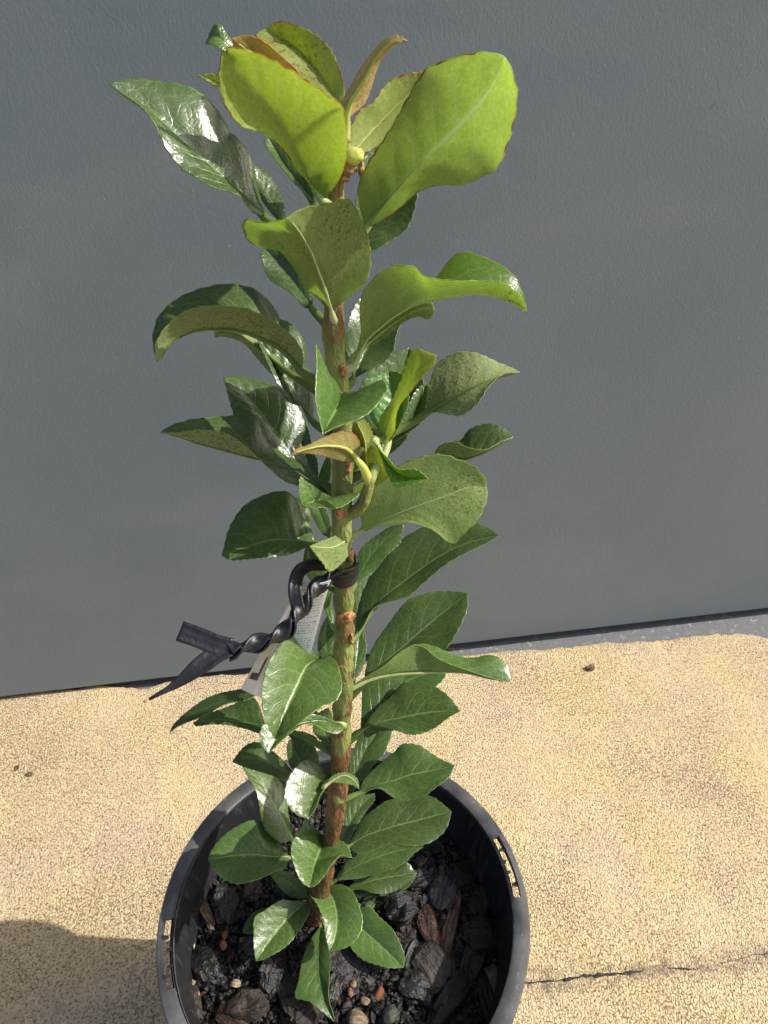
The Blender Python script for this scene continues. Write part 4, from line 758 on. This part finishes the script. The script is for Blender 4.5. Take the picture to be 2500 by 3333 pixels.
NV = 72
HALF = [0, .12, .28, .45, .62, .78, .90, .97, 1.0]
def tooth(v, ph):
    t = (v * 15 + ph) % 1.0
    return (t if t < .72 else (1 - t) / .28 * .72) * min(1, v * 5) * min(1, (1 - v) * 9)
def make_leaf(idx, mat, foot, L, M, R, lab):
    L, M, R = [catmull(np.array(P, float) / 1e4, NV) for P in (L, M, R)]
    vs = np.linspace(0, 1, NV); rg = random.Random(idx)
    wid = np.linalg.norm(L - M, axis=1) + np.linalg.norm(R - M, axis=1)
    ph = rg.random(); amp = .00038 if mat not in ('tan', 'red') else .0002
    tv = np.array([tooth(v, ph) for v in vs])[:, None]; tv2 = np.array([tooth(v, ph + .4) for v in vs])[:, None]
    Tn = norm(np.gradient(M, axis=0))
    L = L + norm(L - M) * tv * amp + Tn * tv * amp * .5; R = R + norm(R - M) * tv2 * amp + Tn * tv2 * amp * .5
    us = [-h for h in HALF[:0:-1]] + HALF
    G = np.zeros((NV, len(us), 3))
    for k, u in enumerate(us):
        E = L if u < 0 else R; s = abs(u)
        G[:, k] = M + (E - M) * s
    du = np.gradient(G, axis=1); dv = np.gradient(G, axis=0)
    N = norm(np.cross(du, dv))
    flat = np.linalg.norm(np.cross(du, dv), axis=2) < 1e-12
    N[flat] = 0
    # halves arch gently, blade quilts between the side veins, margins ripple
    off = np.zeros(G.shape[:2])
    for k, u in enumerate(us):
        s = abs(u); half = np.linalg.norm((L if u < 0 else R) - M, axis=1)
        off[:, k] += half * (.045 * (4 * s * (1 - s)) + (.13 if mat.startswith('mature') else 0.0) * s)
        p = vs * 7.5 - s ** 1.25 * 2.1 + (.26 if u > 0 else -.26)
        off[:, k] += .00016 * np.cos(2 * math.pi * p) * -1 * math.sin(math.pi * min(1, s * 1.1)) * np.minimum(1, half / .005)
        off[:, k] += .0005 * s * s * np.sin(vs * (8 + idx % 5) + idx * 1.7 + (1.3 if u < 0 else 0)) * np.minimum(1, half / .005)
    G = G + N * off[:, :, None]
    du = np.gradient(G, axis=1); dv = np.gradient(G, axis=0); N = norm(np.cross(du, dv)); N[flat] = 0
    th = np.array([.00016 - .00008 * abs(u) ** 3 for u in us])[None, :, None]
    A = (G + N * th).reshape(-1, 3); B = (G - N * th).reshape(-1, 3)
    nu = len(us); n = NV * nu
    F = []; MI = []
    for i in range(NV - 1):
        for k in range(nu - 1):
            a, b, c, d = i * nu + k, i * nu + k + 1, (i + 1) * nu + k + 1, (i + 1) * nu + k
            F.append((a, b, c, d)); MI.append(0)
            F.append((n + d, n + c, n + b, n + a)); MI.append(1)
    ring = [k for k in range(nu)] + [i * nu + nu - 1 for i in range(1, NV)] + [(NV - 1) * nu + k for k in range(nu - 2, -1, -1)] + [i * nu for i in range(NV - 2, 0, -1)]
    for a, b in zip(ring, ring[1:] + ring[:1]):
        F.append((b, a, n + a, n + b)); MI.append(1)
    uv = [((u + 1) / 2, v) for v in vs for u in us] * 2
    o = meshobj('leaf', np.vstack([A, B]), F, LM[mat], plant, midx=MI, uvs=uv)
    if lab: o['label'] = lab
    # petiole running on as the midrib, proud on the underside
    ft = np.array(foot) / 1e4
    mc = G[:, len(HALF) - 1]
    nm = N[:, len(HALF) - 1]
    r0 = .00085 + .00035 * min(1, wid.max() / .018); thin = .5 if mat in ('bright', 'young', 'young2', 'lime') else .85
    rm = np.array([max(.00012, r0 * .55 * thin * (1 - v) ** .8) for v in vs])
    rib = mc - nm * rm[:, None] * .75
    pl = np.linalg.norm(mc[0] - ft)
    t0 = norm(mc[3] - mc[0]) if np.linalg.norm(mc[3] - mc[0]) > 1e-7 else np.array((0, 0, 1.))
    c1 = ft + np.array((0, 0, .25 * pl)) * .6 + (mc[0] - ft) * .3; c2 = mc[0] - t0 * pl * .33
    npt = max(5, int(pl / .0012))
    pt = [(1 - t) ** 3 * ft + 3 * (1 - t) ** 2 * t * c1 + 3 * (1 - t) * t * t * c2 + t ** 3 * rib[1] for t in np.linspace(0, 1, npt, endpoint=False)]
    rp = [r0 * (1.15 - .4 * t) for t in np.linspace(0, 1, npt, endpoint=False)]
    rm2 = np.minimum(rm, r0 * .75); rm2[:10] = np.linspace(r0 * .74, rm2[9], 10)
    ne = NV - 3
    if mat in ('lime', 'young'):                      # soft young blades: the rib melts into the blade early
        ne = 30; rm2[1:30] *= np.linspace(1, .25, 29); rib[1:30] += nm[1:30] * (np.linspace(0, .5, 29) * rm[1:30])[:, None]
    tube('midrib', np.vstack([pt, rib[1:ne:2]]), np.r_[rp, rm2[1:ne:2]], M_RIBY if mat in ('young2', 'tan', 'red') else M_RIBL if mat in ('lime', 'young') else (M_RIBD if mat == 'mature' else M_RIB), o, 8)
    return o
for i, l in enumerate(LEAVES): make_leaf(i, *l)

# side shoot, buds, old leaf scars
def seg(a, b, n=10): return [np.array(a) + (np.array(b) - np.array(a)) * t for t in np.linspace(0, 1, n)]
sh = np.array([l[1] for l in LEAVES if l[5] and 'twisted yellow' in l[5]][0]) / 1e4
i0 = int(np.argmin(np.linalg.norm(path - (sh + np.array((-.004, .004, -.012))), axis=1)))
tube('side_shoot', catmull([path[i0], (path[i0] + sh) / 2 + np.array((.0012, -.001, -.001)), sh, sh + np.array((0, 0, .002))], 16), np.linspace(.0017, .0011, 16), M_STEM, plant, 10, .1, 9)
ktop = path[3]
for n, (dx, dz, r, m, sq) in enumerate(((.0022, .0012, .0017, M_RIBY, (1, .8, .8)), (.0012, -.0008, .0011, M_BUD, (1.3, 1, .9)), (.0034, -.0006, .0008, M_BUD, (.6, .8, 1.9)), (-.0002, .001, .0019, M_RIBY, (.8, .8, 1.3)), (.0006, -.0022, .0009, M_BUD, (1.2, .8, .7)))):
    knob('bud', ktop + np.array((dx, -.001, dz)), r, m, plant, n + 3, sq)
def near_z(z): return int(np.argmin(np.abs(path[:, 2] - z)))
for n, (fr, side, r, sq) in enumerate(SCARS):
    i = int(np.argmin(np.linalg.norm(path - np.array(fr) / 1e4, axis=1)))
    k = knob('leaf_scar', stem_front(i, side), r, M_SCAR, plant, n + 20, sq)
    if n == 0: k['label'] = 'round rough orange-brown pruning scar on the stem'

# ------------------------------------------------------------------ twist tie
tie = empty('twist_tie', [c / 1e4 for c in TIE['wrap'][0]])
tag(tie, 'black plastic twist tie wound round the stem, ends sticking out left', 'plant tie')
def ribbon(name, pts, w, ang0, ang1, mat, parent, n=40, th=.00045, taper=None, up=(0, 0, 1)):
    P = catmull(np.array(pts, float), n); T = norm(np.gradient(P, axis=0)); V = []; F = []
    prof = [(-.5, .35), (-.42, 1.0), (-.30, .55), (-.08, .5), (0, .62), (.08, .5), (.30, .55), (.42, 1.0), (.5, .35)]
    prof = prof + [(x, -y) for x, y in prof[::-1]]
    for i in range(n):
        a = np.cross(T[i], np.array(up, float)); a /= np.linalg.norm(a); b = np.cross(a, T[i])
        t = ang0 + (ang1 - ang0) * i / (n - 1); c, s = math.cos(t), math.sin(t)
        e1 = a * c + b * s; e2 = -a * s + b * c
        ww = w * (taper(i / (n - 1)) if taper else 1)
        for x, y in prof: V.append(P[i] + e1 * x * ww + e2 * y * th)
    m = len(prof)
    for i in range(n - 1):
        for k in range(m): F.append((i * m + k, i * m + (k + 1) % m, (i + 1) * m + (k + 1) % m, (i + 1) * m + k))
    F.append(tuple(range(m))[::-1]); F.append(tuple((n - 1) * m + k for k in range(m)))
    return meshobj(name, V, F, mat, parent)
TP = {k: np.array(v, float) / 1e4 for k, v in TIE.items()}
tw = catmull(TP['twist'], 60); Tt = norm(np.gradient(tw, axis=0))
VIEW = norm(CAMP - tw[30])
for ph in (0, math.pi):
    pts = []
    for i in range(60):
        a = norm(np.cross(Tt[i], VIEW)); b = np.cross(a, Tt[i]); t = ph + i / 59 * math.pi * 4.4
        pts.append(tw[i] + (a * math.cos(t) + b * math.sin(t)) * .0010)
    ribbon('twisted_strand', pts[::3], .0038, ph + math.pi / 2, ph + math.pi / 2 + math.pi * 4.4, M_TIE, tie, 90, .0004, up=VIEW)
ci = int(np.argmin(np.linalg.norm(path - TP['wrap'][0], axis=1)))
for dz, w in ((0, .0034), (.0016, .0030)):
    cpt = path[ci] + np.array((0, 0, dz)); r_ = rr[ci] + .0007
    lp = [cpt + np.array((math.cos(a) * r_, math.sin(a) * r_, .0012 * math.sin(a))) for a in np.linspace(math.radians(-185), math.radians(170), 22)]
    ribbon('stem_wrap', lp, w, math.pi / 2, math.pi / 2, M_TIE, tie, 44, .0004)
ribbon('front_strand', TP['front'], .0034, math.radians(100), math.radians(150), M_TIE, tie, 24, .0004)
ribbon('loop_strand', TP['loop'], .0032, math.radians(60), math.radians(-15), M_TIE, tie, 40, .0004, up=VIEW)
ribbon('cut_end', TP['end'], .0046, math.radians(8), math.radians(-4), M_TIE, tie, 20, .0006, up=VIEW)
ribbon('tail_end', TP['tail'], .0046, math.radians(-30), math.radians(35), M_TIE, tie, 40, .0004, lambda t: max(.12, 1 - t ** 2.2 * .9) * (.8 + .2 * math.sin(t * 5)), up=VIEW)
tube('wire', [TP['tail'][-1], TP['tail'][-1] + norm(TP['tail'][-1] - TP['tail'][-2]) * .0012], [.0003, .0003], M_WIRE, tie, 8)

# ------------------------------------------------------------------ plant tag
TG = {k: np.array(v, float) / 1e4 for k, v in TAG.items()}
tagr = empty('plant_tag', TG['fb']); tag(tagr, 'white plastic plant tag with fine print, hanging behind the black tie', 'tag')
def plate(name, c00, c10, c01, c11, mat, parent, th=.0004, lift=0.0, nu=10, nv=14, bow=0.0):
    V = []; uv = []
    n0 = norm(np.cross(c10 - c00, c01 - c00)); 
    if np.dot(n0, CAMP - c00) < 0: n0 = -n0
    for j in range(nv + 1):
        for i in range(nu + 1):
            u, v = i / nu, j / nv
            p = c00 * (1 - u) * (1 - v) + c10 * u * (1 - v) + c01 * (1 - u) * v + c11 * u * v
            V.append(p + n0 * (lift + bow * 4 * u * (1 - u))); uv.append((u, v))
    n = len(V); V += [p - n0 * th for p in V]; uv = uv * 2
    F = []
    q = lambda i, j: j * (nu + 1) + i
    for j in range(nv):
        for i in range(nu):
            F.append((q(i, j), q(i + 1, j), q(i + 1, j + 1), q(i, j + 1))); F.append((n + q(i, j + 1), n + q(i + 1, j + 1), n + q(i + 1, j), n + q(i, j)))
    ring = [q(i, 0) for i in range(nu)] + [q(nu, j) for j in range(nv)] + [q(i, nv) for i in range(nu, 0, -1)] + [q(0, j) for j in range(nv, 0, -1)]
    for a, b in zip(ring, ring[1:] + ring[:1]): F.append((a, b, n + b, n + a))
    o = meshobj(name, V, F, mat, parent, smooth=False, uvs=uv)
    bm = bmesh.new(); bm.from_mesh(o.data); bmesh.ops.recalc_face_normals(bm, faces=bm.faces); bm.to_mesh(o.data); bm.free()
    return o
plate('printed_face', TG['fb'], TG['br'], TG['ft'], TG['tr'], M_TAG, tagr, bow=.0012)
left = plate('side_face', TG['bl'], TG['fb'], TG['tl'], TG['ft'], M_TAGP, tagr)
def onleft(u, v): return TG['bl'] * (1 - u) * (1 - v) + TG['fb'] * u * (1 - v) + TG['tl'] * (1 - u) * v + TG['ft'] * u * v
plate('ink_bar', onleft(.10, .14), onleft(.90, .14), onleft(.10, .21), onleft(.90, .21), M_INK, left, .0001, .00015, 2, 2)
plate('ink_line', onleft(.72, .215), onleft(.90, .215), onleft(.72, .37), onleft(.90, .37), M_INK, left, .0001, .00015, 2, 2)
